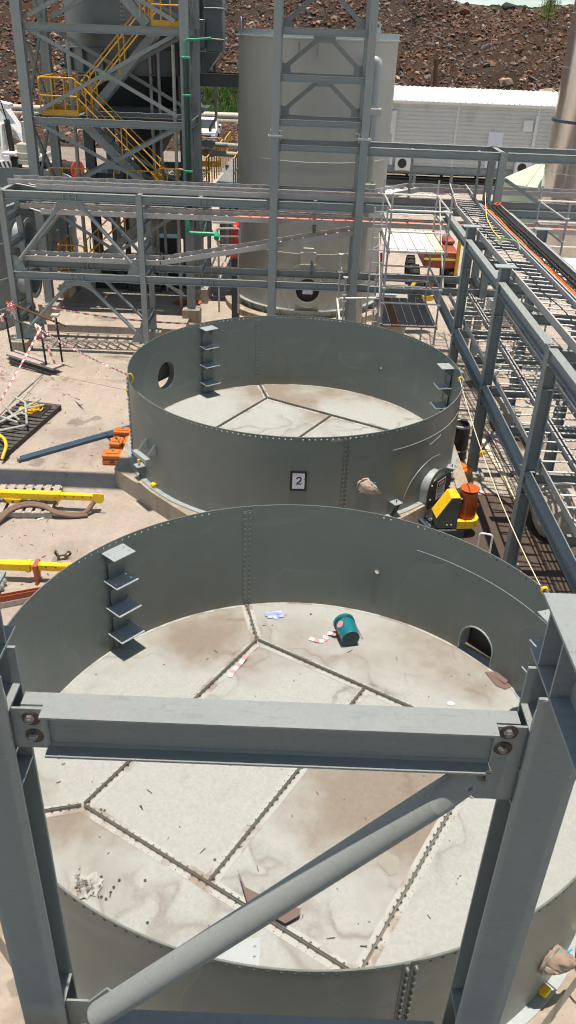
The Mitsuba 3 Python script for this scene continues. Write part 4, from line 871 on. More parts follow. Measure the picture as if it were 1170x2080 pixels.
# ------------------------------------------------------------------ white shed on a steel frame
sh = thing('site_shed', 'long white shed with ribbed walls and a bright roof raised on a steel frame', 'shed')
bx0, bx1, by0, by1, bz0, bz1 = 4.3, 16.6, 54.0, 58.2, .95, 4.42
def ribbed(x0, x1, y, z0, z1, pitch=.22, dep=.03):
    z = z0; P = []
    while z < z1 - 1e-6:
        P += [(0, z), (0, min(z + pitch * .55, z1)), (dep, min(z + pitch * .68, z1)), (dep, min(z + pitch * .9, z1))]; z += pitch
    v = [(x, y + q, zz) for x in (x0, x1) for q, zz in P]; n = len(P)
    return tm(v, [[k, n + k, n + k + 1] for k in range(n - 1)] + [[k, n + k + 1, k + 1] for k in range(n - 1)])
for a, b in ((bx0, 9.2), (9.2, 14.0), (14.0, bx1)): add('wall_sheet', ribbed(a, b - .01, by0, bz0, bz1), 'shed_wall', sh)
add('wall', [box(bx0, bx1, by0 + .04, by1, bz0, bz1 - .01)], 'white', sh)
rp = []; x = bx0 - .15
while x < bx1 + .1: rp += [(x, 0), (x + .22, 0), (x + .25, .035), (x + .29, .035)]; x += .32
def roof():
    n = len(rp); v = [(a, y, z + h) for y, z in ((by0 - .18, bz1 + .11), (by1 + .1, bz1 + .64)) for a, h in rp]
    return tm(v, [[k, k + 1, n + k + 1] for k in range(n - 1)] + [[k, n + k + 1, n + k] for k in range(n - 1)])
mat('roof_white', (.72, .73, .73), .35)
add('roof', roof(), 'roof_white', sh)
for x in (9.2, 14.0): add('joint_cover', rbox(x - .05, x + .05, by0 - .03, by0 - .005, bz0, bz1 - .08, .005), 'white', sh)
add('door', rbox(11.2, 12.1, by0 - .03, by0 - .004, bz0 + .02, 3.0, .01), 'skylabel', sh)
add('fascia', rbox(bx0 - .15, bx1 + .12, by0 - .20, by0 - .06, bz1 - .06, bz1 + .10, .01), 'white', sh)
for x in (5.45, 13.95): add('downpipe', rbox(x - .09, x + .09, by0 - .13, by0 - .01, bz0, 3.98, .01), 'white', sh)
for x, z0, z1 in ((5.1, 2.7, 3.95), (13.45, 3.1, 3.72)): add('wall_box', rbox(x - .27, x + .27, by0 - .16, by0 - .01, z0, z1, .015), 'white', sh)
add('floor_frame', beam((bx0, by0 + .02, bz0 - .01), (bx1, by0 + .02, bz0 - .01), .42, .2), 'steel', sh)
for x in np.linspace(bx0 + .4, bx1 - .4, 6): add('stilt', ib((x, by0 + .1, -.3), (x, by0 + .1, .52), .18, .18, up=(0, 1, 0)), 'steel', sh); add('stilt', ib((x, by1 - .2, -.3), (x, by1 - .2, .52), .18, .18, up=(0, 1, 0)), 'steel', sh)
for k in range(3): add('service_pipe', rod((bx0, by0 + .5 + .5 * k, .1 + .1 * k), (bx1, by0 + .5 + .5 * k, .1 + .1 * k), .05, 8), 'black', sh)
for x, w_ in ((6.2, 'left'), (13.5, 'right')):
    ac = thing('air_conditioner', f'white air conditioner unit at the bottom {w_} of the white shed wall', 'air conditioner')
    add('casing', rbox(x - .5, x + .5, by0 - .5, by0 - .12, .72, 1.5, .03), 'white', ac)
    add('fan_grille', lathe([(0, 0), (.27, 0), (.27, .012), (0, .012)], 24).apply_transform(np.array([[1, 0, 0, x - .1], [0, 0, -1, by0 - .5], [0, 1, 0, 1.12], [0, 0, 0, 1.0]])), 'black', ac)
    add('bracket', [bar((x + q, by0 - .5, .69), (x + q, by0, .69), .04, .04) for q in (-.4, .4)], 'white', ac)
# ------------------------------------------------------------------ storage tanks
bt = thing('storage_tank', 'tall grey steel tank with a flanged rim behind the mast', 'tank')
BX, BY, BR = .346, 28.0, 2.38
add('shell', lathe([(BR, -.02), (BR, 7.69), (BR - .02, 7.69), (BR - .02, 0)], 96, (BX, BY, 0)), 'tank_grey', bt, smooth=40)
add('rim_band', lathe([(BR + .004, 7.665), (BR + .075, 7.665), (BR + .075, 7.70), (BR + .02, 7.702), (BR + .02, 7.868), (BR - .03, 7.868), (BR - .03, 7.665)], 96, (BX, BY, 0)), 'light_steel', bt, smooth=30)
for z in (1.93, 4.55): add('weld_ring', lathe([(BR, z - .012), (BR + .012, z - .006), (BR + .012, z + .006), (BR, z + .012)], 96, (BX, BY, 0)), 'tank_grey', bt)
add('base_ring', lathe([(BR + .003, .16), (BR + .14, .16), (BR + .14, .19), (BR + .003, .19)], 96, (BX, BY, 0)), 'light_steel', bt)
for k in range(26):
    a = k * 2 * PI / 26 - 2.9
    add('anchor_gusset', plate(sg.Polygon([(0, -.05), (.13, -.05), (.13, .158), (0, .158)]), (BX + BR * math.cos(a), BY + BR * math.sin(a), 0), (math.cos(a), math.sin(a), 0), (0, 0, 1), .012), 'tank_grey', bt)
for a, s in ((D(-104), .6), (D(-160), 1), (D(-48), 1), (D(-92), .6)):
    d_ = V3(math.cos(a), math.sin(a), 0); k = plate(sg.box(-.11, 0, .11, .2).union(sg.Point(0, .2).buffer(.11)).difference(sg.Point(0, .2).buffer(.045)), V3(BX, BY, 7.84 if s == 1 else 7.3) + d_ * (BR + .02), (-d_[1], d_[0], 0), (0, 0, 1), .02)
    if s == 1: add('lifting_lug', k, 'light_steel', bt)
    else: add('clip', box(BX + (BR + .0) * d_[0] - .012, BX + BR * d_[0] + .012, BY + BR * d_[1] - .06, BY + BR * d_[1] + .04, 7.25, 7.6), 'tank_grey', bt)
mh = add('manhole', ring_flange(V3(.335, BY - BR + .06, .84), (0, -1, 0), .37, .545, .2, 44), 'tank_grey', bt, smooth=30)
add('dark_opening', tube([(.335, BY - BR - .005, .84), (.335, BY - BR - .012, .84)], .37, 36), 'black', mh)
add('liner_board', box(.18, .5, BY - BR - .09, BY - BR - .08, .72, .9), 'skylabel', mh)
add('bolt_ring', [hexbolt(V3(.335 + .47 * math.cos(a), BY - BR - .14, .84 + .47 * math.sin(a)), (0, -1, 0), .014, .014) for a in np.arange(24) * PI / 12], 'bolt', mh, kind='stuff')
add('pad_ring', ring_flange(V3(.335, BY - BR + .02, .84), (0, -1, 0), .55, .83, .0299, 44), 'tank_grey', bt)
add('davit_plate', [rbox(.07, .56, BY - BR - .05, BY - BR - .0, 1.62, 2.0, .01), rbox(.15, .48, BY - BR - .05, BY - BR, 2.0, 2.13, .01), box(.07, .56, BY - BR - .09, BY - BR, 1.61, 1.635)], 'tank_grey', bt)
add('sample_cock', tube(bend([(1.35, BY - BR + .15, 1.55), (1.35, BY - BR - .06, 1.55), (1.38, BY - BR - .08, 1.3)], .04), .03, 8), 'light_steel', bt)
vp = thing('vent_pipe', 'pale grey vertical pipe with a swan neck top beside the big tank', 'pipe')
add('pipe', tube(bend([(1.72, 25.75, 7.22), (2.02, 25.75, 7.22), (2.02, 25.75, 5.2)], .17, 8), .115, 16), 'light_steel', vp, smooth=True)
add('pipe', rod((2.02, 25.75, -.2), (2.02, 25.75, 5.9), .1, 16), 'tank_grey', vp, smooth=40)
for z in (5.95, 3.95): add('clamp', rbox(1.88, 2.2, 25.6, 25.9, z - .09, z + .08, .01), 'strip', vp)
solo('ring_foundation', lathe([(0, -.3), (BR + .42, -.3), (BR + .42, -.052), (BR + .40, -.04), (0, -.04)], 96, (BX, BY, 0)), 'plinth', 'round concrete foundation under the tall grey tank', 'foundation', smooth=30)
for i, (x, y, r, zt, w_) in enumerate(((-11.2, 25.3, 2.75, 3.2, 'nearer'), (-11.4, 32.2, 2.75, 2.72, 'farther'))):
    q = thing('side_tank', f'dark grey steel tank at the left edge, the {w_} of two', 'tank')
    add('shell', lathe([(r, -.3), (r, zt), (r - .03, zt), (r - .03, .2)], 72, (x, y, 0)), 'steel', q, smooth=40)
    for z in (.35, 1.2, 2.2, zt - .04): add('stiffening_ring', lathe([(r, z), (r + .05, z), (r + .05, z + .03), (r, z + .03)], 72, (x, y, 0)), 'light_steel', q)
    if i == 0:
        for z in (2.3, .95): add('manway', ring_flange(V3(x + r - .03, y - .25, z), (1, -.12, 0), .38, .52, .42, 36), 'light_steel', q, smooth=30)
for z in (0,):
    q = thing('stainless_tank', 'tall shiny stainless steel tank at the right edge', 'tank')
    add('shell', lathe([(1.75, -.3), (1.75, 11), (1.72, 11)], 90, (11.75, 36, 0)), 'stainless', q, smooth=40)
    add('strap', lathe([(1.76, 5.1), (1.82, 5.1), (1.82, 5.2), (1.76, 5.2)], 90, (11.75, 36, 0)), 'blue_pipe', q, smooth=30)
    for z_ in (3.3, 7.0, 8.8): add('weld_ring', lathe([(1.75, z_ - .012), (1.757, z_), (1.75, z_ + .012)], 90, (11.75, 36, 0)), 'stainless', q)
    q = thing('poly_tank', 'pale green tank with a shallow cone lid beside the stainless tank', 'tank')
    cx_, cy_ = 10.55, 38.4
    add('body', lathe([(1.62, -.3), (1.62, 2.45)], 64, (cx_, cy_, 0)), 'pale_green', q, smooth=40)
    add('lid', lathe([(1.68, 2.40), (1.68, 2.48), (.35, 3.18), (0, 3.2)], 64, (cx_, cy_, 0)), 'pale_green', q, smooth=25)
    add('lid_rib', [tube([(cx_ + 1.64 * math.cos(a), cy_ + 1.64 * math.sin(a), 2.52), (cx_ + .3 * math.cos(a), cy_ + .3 * math.sin(a), 3.23)], .03, 8) for a in (D(-125),)], 'pale_green', q)
    add('vent', rod((cx_ + .1, cy_ - .3, 3.1), (cx_ + .1, cy_ - .3, 3.5), .09, 12), 'white', q)
# ------------------------------------------------------------------ stair tower with its hopper
sw = thing('stair_tower', 'dark grey steel stair tower with yellow handrails on the left', 'tower')
TX, TY = (-7.74, -3.28), (25.2, 27.6)
LV = (.9, 3.25, 5.52, 7.81, 10.1)
for x in TX:
    for y in TY:
        add('column', ib((x, y, .25), (x, y, 12), .25, .25, .010, .015, up=(0, 1, 0)), 'steel', sw)
        pier(x, y, .3 if x < -4 else .27, .24, f'concrete pier under the {"left" if x < -5 else "right"} {"front" if y < 26 else "back"} stair tower column')
        add('base_plate', box(x - .2, x + .2, y - .2, y + .2, .236, .256), 'light_steel', sw)
for z in LV[1:]:
    for y in TY: add('beam', beam((TX[0] + .127, y, z), (TX[1] - .127, y, z), .2, .133), 'steel', sw)
    for x in TX: add('side_beam', beam((x, TY[0] + .128, z), (x, TY[1] - .128, z), .2, .13), 'steel', sw)
for k, (z0, z1) in enumerate(((.5, 3.05), (3.25, 5.32), (5.52, 7.61), (7.81, 9.9))):
    for y, o_ in ((TY[0], .02), (TY[1], -.02)):
        for s in (1, -1):
            a, b = V3(TX[0] + .3, y + o_ * s, z0 + .1), V3(TX[1] - .28, y + o_ * s, z1 - .03)
            if s < 0: a[2], b[2] = b[2], a[2]
            add('brace', ang(a, b, .1, .01, up=(0, 0, 1) if s > 0 else (0, 0, 1)), 'steel', sw)
        m = (TX[0] + TX[1]) / 2
        add('centre_gusset', plate(sg.box(-.16, -.1, .16, .1), (m, y + .006, (z0 + z1) / 2 + .03), (1, 0, 0), (0, 0, 1), .012), 'steel', sw)
    for x in TX:
        add('side_brace', ang((x, TY[0] + .2, z0 + .1), (x, TY[1] - .2, z1 - .05), .1, .01), 'steel', sw); add('side_brace', ang((x + .03, TY[0] + .2, z1 - .05), (x + .03, TY[1] - .2, z0 + .1), .1, .01), 'steel', sw)
def hoop(t, pts, r=.021, nm='handrail', m_='rail_yellow'): return add(nm, tube(bend(pts, .12), r, 8), m_, t, smooth=True)
def guard(t, p, q, h=.95, posts=3, nm='handrail'):
    p, q = np.array(p, float), np.array(q, float); u = V3(0, 0, 1)
    hoop(t, [p, p + u * h, q + u * h, q], nm=nm); hoop(t, [p + u * h * .52, q + u * h * .52], nm='knee_rail')
    for k in range(1, posts): a = p + (q - p) * k / posts; add('rail_post', rod(a, a + u * h, .02, 8), 'rail_yellow', t)
def flight(t, x0, z0, x1, z1, y, w=.75, n=9):
    a, b = V3(x0, y, z0), V3(x1, y, z1); d = b - a
    for s in (0, w): add('stringer', chan(a + (0, s, -.05), b + (0, s, -.05), .22, .06, .008, side=1 if (s == 0) == (d[0] > 0) else -1), 'steel', t)
    for k in range(n):
        c = a + d * (k + .7) / n
        tk = add('tread', box(c[0] - .12, c[0] + .12, y + .065, y + w - .065, c[2] - .03, c[2]), 'grate', t)
        add('nosing', box(c[0] - (.13 if d[0] > 0 else -.121), c[0] - (.121 if d[0] > 0 else -.13), y + .065, y + w - .065, c[2] - .032, c[2] + .002), 'wire_yellow', tk)
    for s in (.0, w):
        u = V3(0, 0, 1); e = unit(d)
        for h in (.5, .95): hoop(t, [a + (0, s, h) + e * .05, b + (0, s, h) - e * .05], nm='handrail' if h > .9 else 'knee_rail')
        hoop(t, [a + (0, s, .95) + e * .05, a + (0, s, .95) - e * .12 - u * .05, a + (0, s, .5) - e * .12, a + (0, s, .5) + e * .05])
        for k in (.08, .5, .92): c = a + d * k + V3(0, s, 0); add('rail_post', rod(c - u * .05, c + u * .95, .02, 8), 'rail_yellow', t)
flight(sw, -6.35, 5.55, -4.25, 7.75, 26.35); flight(sw, -6.35, 5.45, -4.1, 3.3, 25.55); flight(sw, -6.7, 1.0, -4.2, 3.2, 26.35); flight(sw, -6.4, 10.0, -4.35, 7.9, 25.55)
def landing(t, x0, x1, y0, y1, z, sides):
    k = add('landing', box(x0, x1, y0, y1, z - .03, z), 'grate', t); u = dict(f=((x0, y0), (x1, y0)), b=((x0, y1), (x1, y1)), l=((x0, y0), (x0, y1)), r=((x1, y0), (x1, y1)))
    for s in sides:
        (a, b), (c, d) = u[s]; guard(t, (a, b, z), (c, d, z), .95, 3 if s in 'fb' else 2)
        add('toe_board', bar((a, b, z + .07), (c, d, z + .07), .012, .15), 'rail_yellow', t)
landing(sw, -7.45, -6.4, 25.5, 27.15, 5.55, 'flb'); landing(sw, -4.2, -3.42, 25.5, 27.15, 7.83, 'fr'); landing(sw, -4.2, -3.42, 25.5, 27.15, 3.3, 'fr'); guard(sw, (-5.5, 25.42, 3.22), (-4.3, 25.42, 3.22), .95, 3); guard(sw, (-7.4, 25.42, 3.22), (-6.2, 25.42, 3.22), .95, 3); landing(sw, -7.4, -6.6, 25.5, 27.15, 1.0, 'fl'); landing(sw, -7.4, -6.5, 25.5, 27.15, 10.05, 'f')
add('added_shade_deck', box(-7.6, -3.4, 27.3, 33, 5.36, 5.4), 'dark_steel', sw); add('added_shade_deck', box(-7.6, -3.4, 27.75, 33, 7.62, 7.66) if False else box(-7.6, -3.4, 27.75, 28.4, 7.62, 7.66), 'dark_steel', sw)  # solid decks added to darken the tower inside and the hopper cone
for x0 in np.arange(-7.6, -3.5, .7): add('grating_panel', [bar((x0 + .06 * k, 25.4, 3.2), (x0 + .06 * k, 33, 3.2), .012, .03) for k in range(11)] + [bar((x0, y, 3.2), (x0 + .66, y, 3.2), .012, .02) for y in np.arange(25.5, 33, .35)], 'grate', sw, kind='stuff')
for x_, y_, z_ in ((-6.4, 28.2, -.05), (-5.2, 28.0, -.05), (-4.2, 28.6, -.05)):
    q = thing('slurry_pump', f'dark pump set on the slab under the stair tower, {["left", "middle", "right"][[-6.4, -5.2, -4.2].index(x_)]} of three', 'pump')
    add('motor', rod((x_ - .4, y_, z_ + .5), (x_ + .1, y_, z_ + .5), .2, 18), 'dark_green', q, smooth=40); add('volute', lathe([(.1, -.12), (.34, -.1), (.34, .1), (.1, .12)], 24).apply_transform(np.array([[0, 0, 1, x_ + .35], [0, 1, 0, y_], [-1, 0, 0, z_ + .5], [0, 0, 0, 1.0]])), 'dark_steel', q, smooth=30)
    add('base_frame', rbox(x_ - .55, x_ + .55, y_ - .25, y_ + .25, z_ + .02, z_ + .22, .02), 'dark_steel', q); add('riser', rod((x_ + .35, y_, z_ + .8), (x_ + .35, y_, 3.1), .08, 12), 'tank_grey', q, smooth=40)
for x_, y_, r_, m_ in ((-6.9, 26.9, .06, 'tank_grey'), (-4.7, 27.9, .05, 'galv'), (-4.45, 27.9, .05, 'galv'), (-3.75, 26.2, .05, 'tank_grey'), (-5.7, 27.8, .09, 'dark_steel'), (-3.6, 27.9, .12, 'dark_steel')): add('service_pipe', rod((x_, y_, -.1), (x_, y_, 7.4 if r_ < .08 else 5.3), r_, 10), m_, sw, smooth=40)
hp = thing('hopper', 'big dark grey cylindrical hopper with a cone bottom held behind the stair tower', 'hopper')
mat('hopper_grey', lambda p, n, uv: mix((.10, .122, .132), (.135, .158, .168), fbm(p.x * 1.5, p.y * 1.5, p.z * .4, 3)), .4)
hx, hy = -5.35, 30.2
add('shell', lathe([(2.33, 7.2), (2.33, 13)], 72, (hx, hy, 0)), 'hopper_grey', hp, smooth=40)
add('skirt_ring', lathe([(2.33, 7.2), (2.5, 7.2), (2.5, 7.17), (2.36, 7.17), (2.36, 6.55), (2.5, 6.55), (2.5, 6.52), (2.2, 6.52)], 72, (hx, hy, 0)), 'hopper_grey', hp, smooth=30)
add('cone', lathe([(2.2, 6.52), (.45, 3.9), (.45, 3.4)], 64, (hx, hy, 0)), 'dark_steel', hp, smooth=40)  # cone coloured darker than the shell, standing in for its deep shade
for k in range(20):
    a = k * 2 * PI / 20; add('skirt_rib', plate(sg.box(.03, 6.56, .14, 7.165), (hx + 2.33 * math.cos(a), hy + 2.33 * math.sin(a), 0), (math.cos(a), math.sin(a), 0), (0, 0, 1), .012), 'hopper_grey', hp)
add('bolt_seam', [hexbolt((hx + 2.335 * math.cos(D(-93)) + q, hy + 2.335 * math.sin(D(-93)) - .0, z), (0, -1, 0), .02, .03) for z in np.arange(7.4, 10.5, .11) for q in (0, .07)], 'bolt', hp, kind='stuff')
for a in (D(-45), D(45), D(135), D(-135)): x, y = hx + 2.2 * math.cos(a), hy + 2.2 * math.sin(a); add('leg', ib((x, y, -.2), (x, y, 6.52), .3, .3, .012, .016, up=(0, 1, 0)), 'hopper_grey', hp)
for z in (3.6, 5.6): add('ring_beam', [beam((hx - 1.56, hy + s, z), (hx + 1.56, hy + s, z), .25, .15) for s in (-1.56, 1.56)], 'hopper_grey', hp)
dk = thing('duct_casing', 'ribbed grey duct casing on the right side of the hopper', 'duct')
add('casing', [rbox(-3.05, -2.55, 28.4, 29.4, 7.2, 11, .02), rbox(-3.35, -3.06, 27.9, 28.6, 7.3, 8.05, .02)], 'hopper_grey', dk)
for z in (7.5, 8.3, 9.1): add('rib', rbox(-3.1, -2.5, 28.35, 29.45, z, z + .06, .01), 'hopper_grey', dk)
add('hood', hull([(-3.1, 28.3, 7.2), (-2.6, 28.3, 7.2), (-3.1, 29.2, 7.2), (-2.6, 29.2, 7.2), (-3.4, 28.5, 6.3), (-3.3, 28.5, 6.3), (-3.4, 29, 6.3), (-3.3, 29, 6.3)]), 'hopper_grey', dk)
dp_ = thing('drop_pipe', 'thin grey drain pipe hanging right of the hopper', 'pipe'); add('pipe', tube(bend([(-2.85, 29.3, 8.0), (-2.85, 29.3, 5.3), (-3.05, 29.3, 5.0), (-3.05, 29.3, 4.9)], .1), .045, 8), 'tank_grey', dp_, smooth=True)
cb = thing('link_beam', 'pair of dark steel beams joining the stair tower to the tall tank', 'beam')
for y in (27.6, 28.6): add('beam', beam((-3.15, y, 6.66), (-1.9, y, 6.66), .34, .16), 'dark_steel', cb)
gp = thing('green_riser', 'dark green vertical pipe with a light green top branch on the stair tower column', 'pipe')
add('riser', rod((-3.24, 25.0, 2.9), (-3.24, 25.0, 7.1), .075, 12), 'dark_green', gp, smooth=40)
add('branch', tube(bend([(-3.24, 25.0, 7.05), (-3.24, 25.0, 7.56), (-2.95, 25.0, 7.56), (-2.55, 25.0, 7.61)], .08), .03, 10), 'green_pipe', gp, smooth=True)
for z in (4.25, 6.2, 7.1): add('clip', rbox(-3.36, -3.12, 24.9, 25.1, z, z + .05, .005), 'green_pipe', gp)
gp = thing('green_elbow', 'bright green pipe elbow and branch low on the stair tower column', 'pipe')
add('pipe', tube(bend([(-3.28, 24.8, 2.95), (-3.28, 24.8, 2.6), (-2.45, 24.8, 2.6)], .1), .055, 12), 'green_pipe', gp, smooth=True)
add('end_tee', tube([(-2.45, 24.85, 2.6), (-2.42, 24.6, 2.52)], .075, 12), 'green_pipe', gp); add('hanger', rod((-2.83, 24.8, 2.6), (-2.75, 24.95, 2.9), .02, 6), 'green_pipe', gp)
tp = thing('transfer_pipes', 'two grey pipes running from the stair tower into the tall tank', 'pipe')
for z, r in ((4.46, .085), (4.22, .09)):
    add('pipe', rod((-3.7, 30 - (4.46 - z), z), (-1.6, 29.4 - (4.46 - z), z), r, 14), 'tank_grey', tp, smooth=40); add('coupling', rod((-3.3, 29.9 - (4.46 - z), z), (-3.0, 29.8 - (4.46 - z), z), r + .035, 14), 'strip', tp, smooth=40)
wk = thing('walkway', 'grated walkway with yellow handrails between the stair tower and the tall tank', 'walkway')
for k in range(14): add('deck_panel', box(-2.95 + .02 * k, -2.2 + .02 * k, 27.6 + .6 * k, 28.19 + .6 * k, 3.27, 3.3), 'grate', wk)
for x in (-3.02, -2.16):
    for k in range(3): guard(wk, (x + .06 * k, 27.7 + 2.7 * k, 3.3), (x + .06 * k, 30.2 + 2.7 * k, 3.3), 1.0, 3)
guard(wk, (-4.1, 33.2, 3.3), (-3.1, 33.2, 3.3), 1.0, 2); guard(wk, (-3.6, 28.6, 3.3), (-3.05, 28.6, 3.3), 1.0, 2)
for m_ in (bar((-3.6, 28.5, 3.4), (-3.05, 28.5, 3.4), .012, .18), bar((-4.1, 33.1, 3.4), (-3.1, 33.1, 3.4), .012, .2)): add('toe_board', m_, 'rail_yellow', wk)
for x, y in ((-3.0, 28), (-2.2, 28), (-2.9, 34), (-2.0, 34)): add('leg', ib((x, y, -.2), (x, y, 3.26), .12, .12, up=(0, 1, 0)), 'steel', wk)
# plant behind the gantry
rf = thing('pipe_surround', 'square grey pipe frame in front of a red pump housing', 'frame')
add('bar', [tube(bend(p_, .05), .03, 8) for p_ in ([(-2.43, 25, 2.25), (-2.43, 25, 2.72), (-1.78, 25, 2.74), (-1.76, 25, 2.28), (-2.43, 25, 2.25)], [(-2.43, 25, 2.5), (-1.77, 25, 2.52)], [(-2.4, 25, .2), (-2.4, 25, 2.3)], [(-1.8, 25, .2), (-1.8, 25, 2.3)])], 'galv', rf)
ph = thing('pump_housing', 'red pump housing on a dark stand between the stair tower and the tall tank', 'pump')
add('casing', rbox(-2.02, -1.84, 25.4, 26.0, 1.75, 2.75, .04), 'red', ph); add('motor', rod((-2.0, 25.2, 1.9), (-2.0, 25.2, 2.2), .14, 16), 'orange', ph); add('stand', rbox(-2.05, -1.82, 25.5, 25.9, -.25, 1.749, .02), 'dark_steel', ph); add('pipe_stub', rod((-2.6, 25.3, 2.85), (-1.9, 25.3, 2.85), .05, 10), 'white', ph)
solo('bund_slab', plate(sg.box(-7.5, 23.85, -3.35, 36), (0, 0, -.32), (1, 0, 0), (0, 1, 0), .29), 'concrete', 'raised concrete slab with a kerb under the stair tower', kind='structure')
mat('loader_red', (.28, .06, .03), .5)
for x, y, r, zt, w_ in ((-6.0, 38.5, 2.0, 1.7, 'left'), (-1.9, 36.0, 1.5, 2.2, 'right')):
    q = thing('process_tank', f'low dark process tank on the ground far behind the stair tower, {w_} of two', 'tank'); add('shell', lathe([(r, -.3), (r, zt), (0, zt + .25)], 48, (x, y, 0)), 'dark_steel', q, smooth=30); add('rim', lathe([(r, zt - .06), (r + .06, zt - .06), (r + .06, zt), (r, zt)], 48, (x, y, 0)), 'steel', q)
mc = thing('orange_loader', 'orange and yellow wheeled machine standing behind the scaffold', 'loader')
add('body', [rbox(4.5, 5.7, 29.6, 31.4, .7, 1.3, .05), rbox(5.3, 5.7, 30.6, 31.4, 1.3, 1.5, .06)], 'loader_red', mc); add('stripe', box(4.5, 5.7, 29.585, 29.598, .98, 1.05), 'wire_yellow', mc); add('bar', rbox(5.6, 5.72, 29.45, 29.57, .4, 1.8, .02), 'rail_yellow', mc)
words('NLG', .12, V3(5.15, 29.597, 1.15), V3(1, 0, 0), V3(0, 0, 1), 'black', mc, True)
for x in (4.25, 5.6):
    for y in (29.9, 31.3):
        w_ = add('wheel', lathe([(.2, -.15), (.42, -.15), (.46, -.08), (.46, .08), (.42, .15), (.2, .15)], 28).apply_transform(np.array([[0, 0, 1, x], [0, 1, 0, y], [-1, 0, 0, .25], [0, 0, 0, 1.0]])), 'rubber', mc)
        add('lug', [box(x - .14, x + .14, y - .025, y + .025, .69, .74).apply_transform(trimesh.transformations.rotation_matrix(a, [1, 0, 0], (x, y, .25))) for a in np.arange(14) * PI / 7], 'rubber', w_)
def drive(x, y, z, rot, lab, scale=1.0):
    t = thing('agitator_drive', lab, 'motor', 'agitator drives')
    M = rotz(rot, (x, y, z)); M[:3, :3] *= scale
    def a_(nm, m, mt, par=t, **k): m = cat(m) if isinstance(m, list) else m; m = m.copy(); m.apply_transform(M); return add(nm, m, mt, par, **k)
    a_('plinth_block', rbox(-.42, .1, -.2, .2, -.5, -.02, .02), 'dark_steel')
    # belt guard: wedge with a sloped yellow face
    P = [(-.42, 0), (-.06, 0), (-.06, .62), (-.22, .62), (-.45, .22)]
    a_('guard_side', plate(sg.Polygon(P), (0, .16, 0), (1, 0, 0), (0, 0, 1), .32), 'guard_grey')
    a_('guard_top', [plate(sg.box(-.16, .625, 0, .63).buffer(0), (-.065, .17, 0), (1, 0, 0), (0, 0, 1), .34), hull([(-.222, -.17, .63), (-.222, .17, .63), (-.46, -.17, .22), (-.46, .17, .22), (-.228, -.17, .625), (-.228, .17, .625), (-.452, -.17, .222), (-.452, .17, .222)])], 'yellow')
    a_('gearbox', plate(sg.Point(.17, 0).buffer(.2, 16).union(sg.box(-.06, -.2, .17, .2)), (0, 0, 0), (1, 0, 0), (0, 1, 0), .15), 'yellow')
    a_('motor_body', lathe([(0, .15), (.135, .15), (.145, .19), (.145, .45), (.135, .47), (.135, .5)], 32, (.14, 0, 0)), 'motor_orange', smooth=30)
    for k in range(22):
        q = k * 2 * PI / 22; a_('fin', box(.143, .168, -.004, .004, .2, .45).apply_transform(rotz(q, (.14, 0, 0))), 'motor_orange')
    a_('fan_cover', lathe([(.13, .5), (.16, .5), (.165, .56), (.15, .66), (.14, .68)], 32, (.14, 0, 0)), 'motor_orange', smooth=30)
    a_('rain_cap', lathe([(0, .72), (.17, .72), (.172, .735), (0, .74)], 32, (.14, 0, 0)), 'motor_orange'); a_('cap_post', [rod((.14 + .11 * math.cos(q), .11 * math.sin(q), .66), (.14 + .11 * math.cos(q), .11 * math.sin(q), .725), .01, 6) for q in (.5, 2, 3.6, 5.2)], 'bolt')
    a_('terminal_box', rbox(-.055, -.005, -.1, .1, .28, .5, .01), 'dark_steel'); a_('eye_bolt', tube(np.array([(.33 + .03 * math.cos(q), .02, .36 + .03 * math.sin(q)) for q in np.linspace(0, 2 * PI, 14)]), .009, 6), 'motor_orange')
    a_('bolt', [hexbolt((-.25 + .08 * k, -.17, .08), (0, -1, 0), .014, .016) for k in (0, 1)], 'galv_bright'); a_('stud', [rod((-.05, s, .56), (.03, s, .56), .012, 6) for s in (-.08, 0, .08)], 'galv_bright')
drive(3.10, 12.75, .20, .12, 'orange motor on a yellow gearbox with a yellow belt guard, between the two open tanks', 1.0)
drive(3.9, 25.2, .8, .1, 'orange motor on a yellow base half hidden under the scaffold', 1.0)
# ------------------------------------------------------------------ vehicles and reel on the road
ut = thing('white_ute', 'white utility vehicle facing the camera at the foot of the embankment', 'car')
ux_, uy_ = -7.75, 70.0
def U(v): return np.array(v, float) + (ux_, uy_, -.25)
add('body', [hull([U(p) for p in [(-.9, 0, .35), (.9, 0, .35), (-.92, 1.6, .4), (.92, 1.6, .4), (-.86, .05, .95), (.86, .05, .95), (-.88, 1.5, 1.15), (.88, 1.5, 1.15)]]), hull([U(p) for p in [(-.88, 1.3, .9), (.88, 1.3, .9), (-.72, 2.2, 1.78), (.72, 2.2, 1.78), (-.72, 3.4, 1.78), (.72, 3.4, 1.78), (-.9, 3.7, .5), (.9, 3.7, .5)]]), hull([U(p) for p in [(-.9, 3.6, .5), (.9, 3.6, .5), (-.9, 5.1, .5), (.9, 5.1, .5), (-.9, 3.6, 1.1), (.9, 3.6, 1.1), (-.9, 5.1, 1.1), (.9, 5.1, 1.1)]])], 'white', ut)
add('windscreen', hull([U(p) for p in [(-.76, 1.36, 1.15), (.76, 1.36, 1.15), (-.66, 2.1, 1.70), (.66, 2.1, 1.70), (-.76, 1.34, 1.17), (.76, 1.34, 1.17), (-.66, 2.06, 1.72), (.66, 2.06, 1.72)]]), 'glass_dark', ut)
add('grille', box(*[q for p in ((ux_ - .5, ux_ + .5), (uy_ - .02, uy_ + .05), (.3, .52)) for q in p]), 'black', ut); add('bumper', rbox(ux_ - .9, ux_ + .9, uy_ - .1, uy_ + .1, .1, .28, .03), 'black', ut)
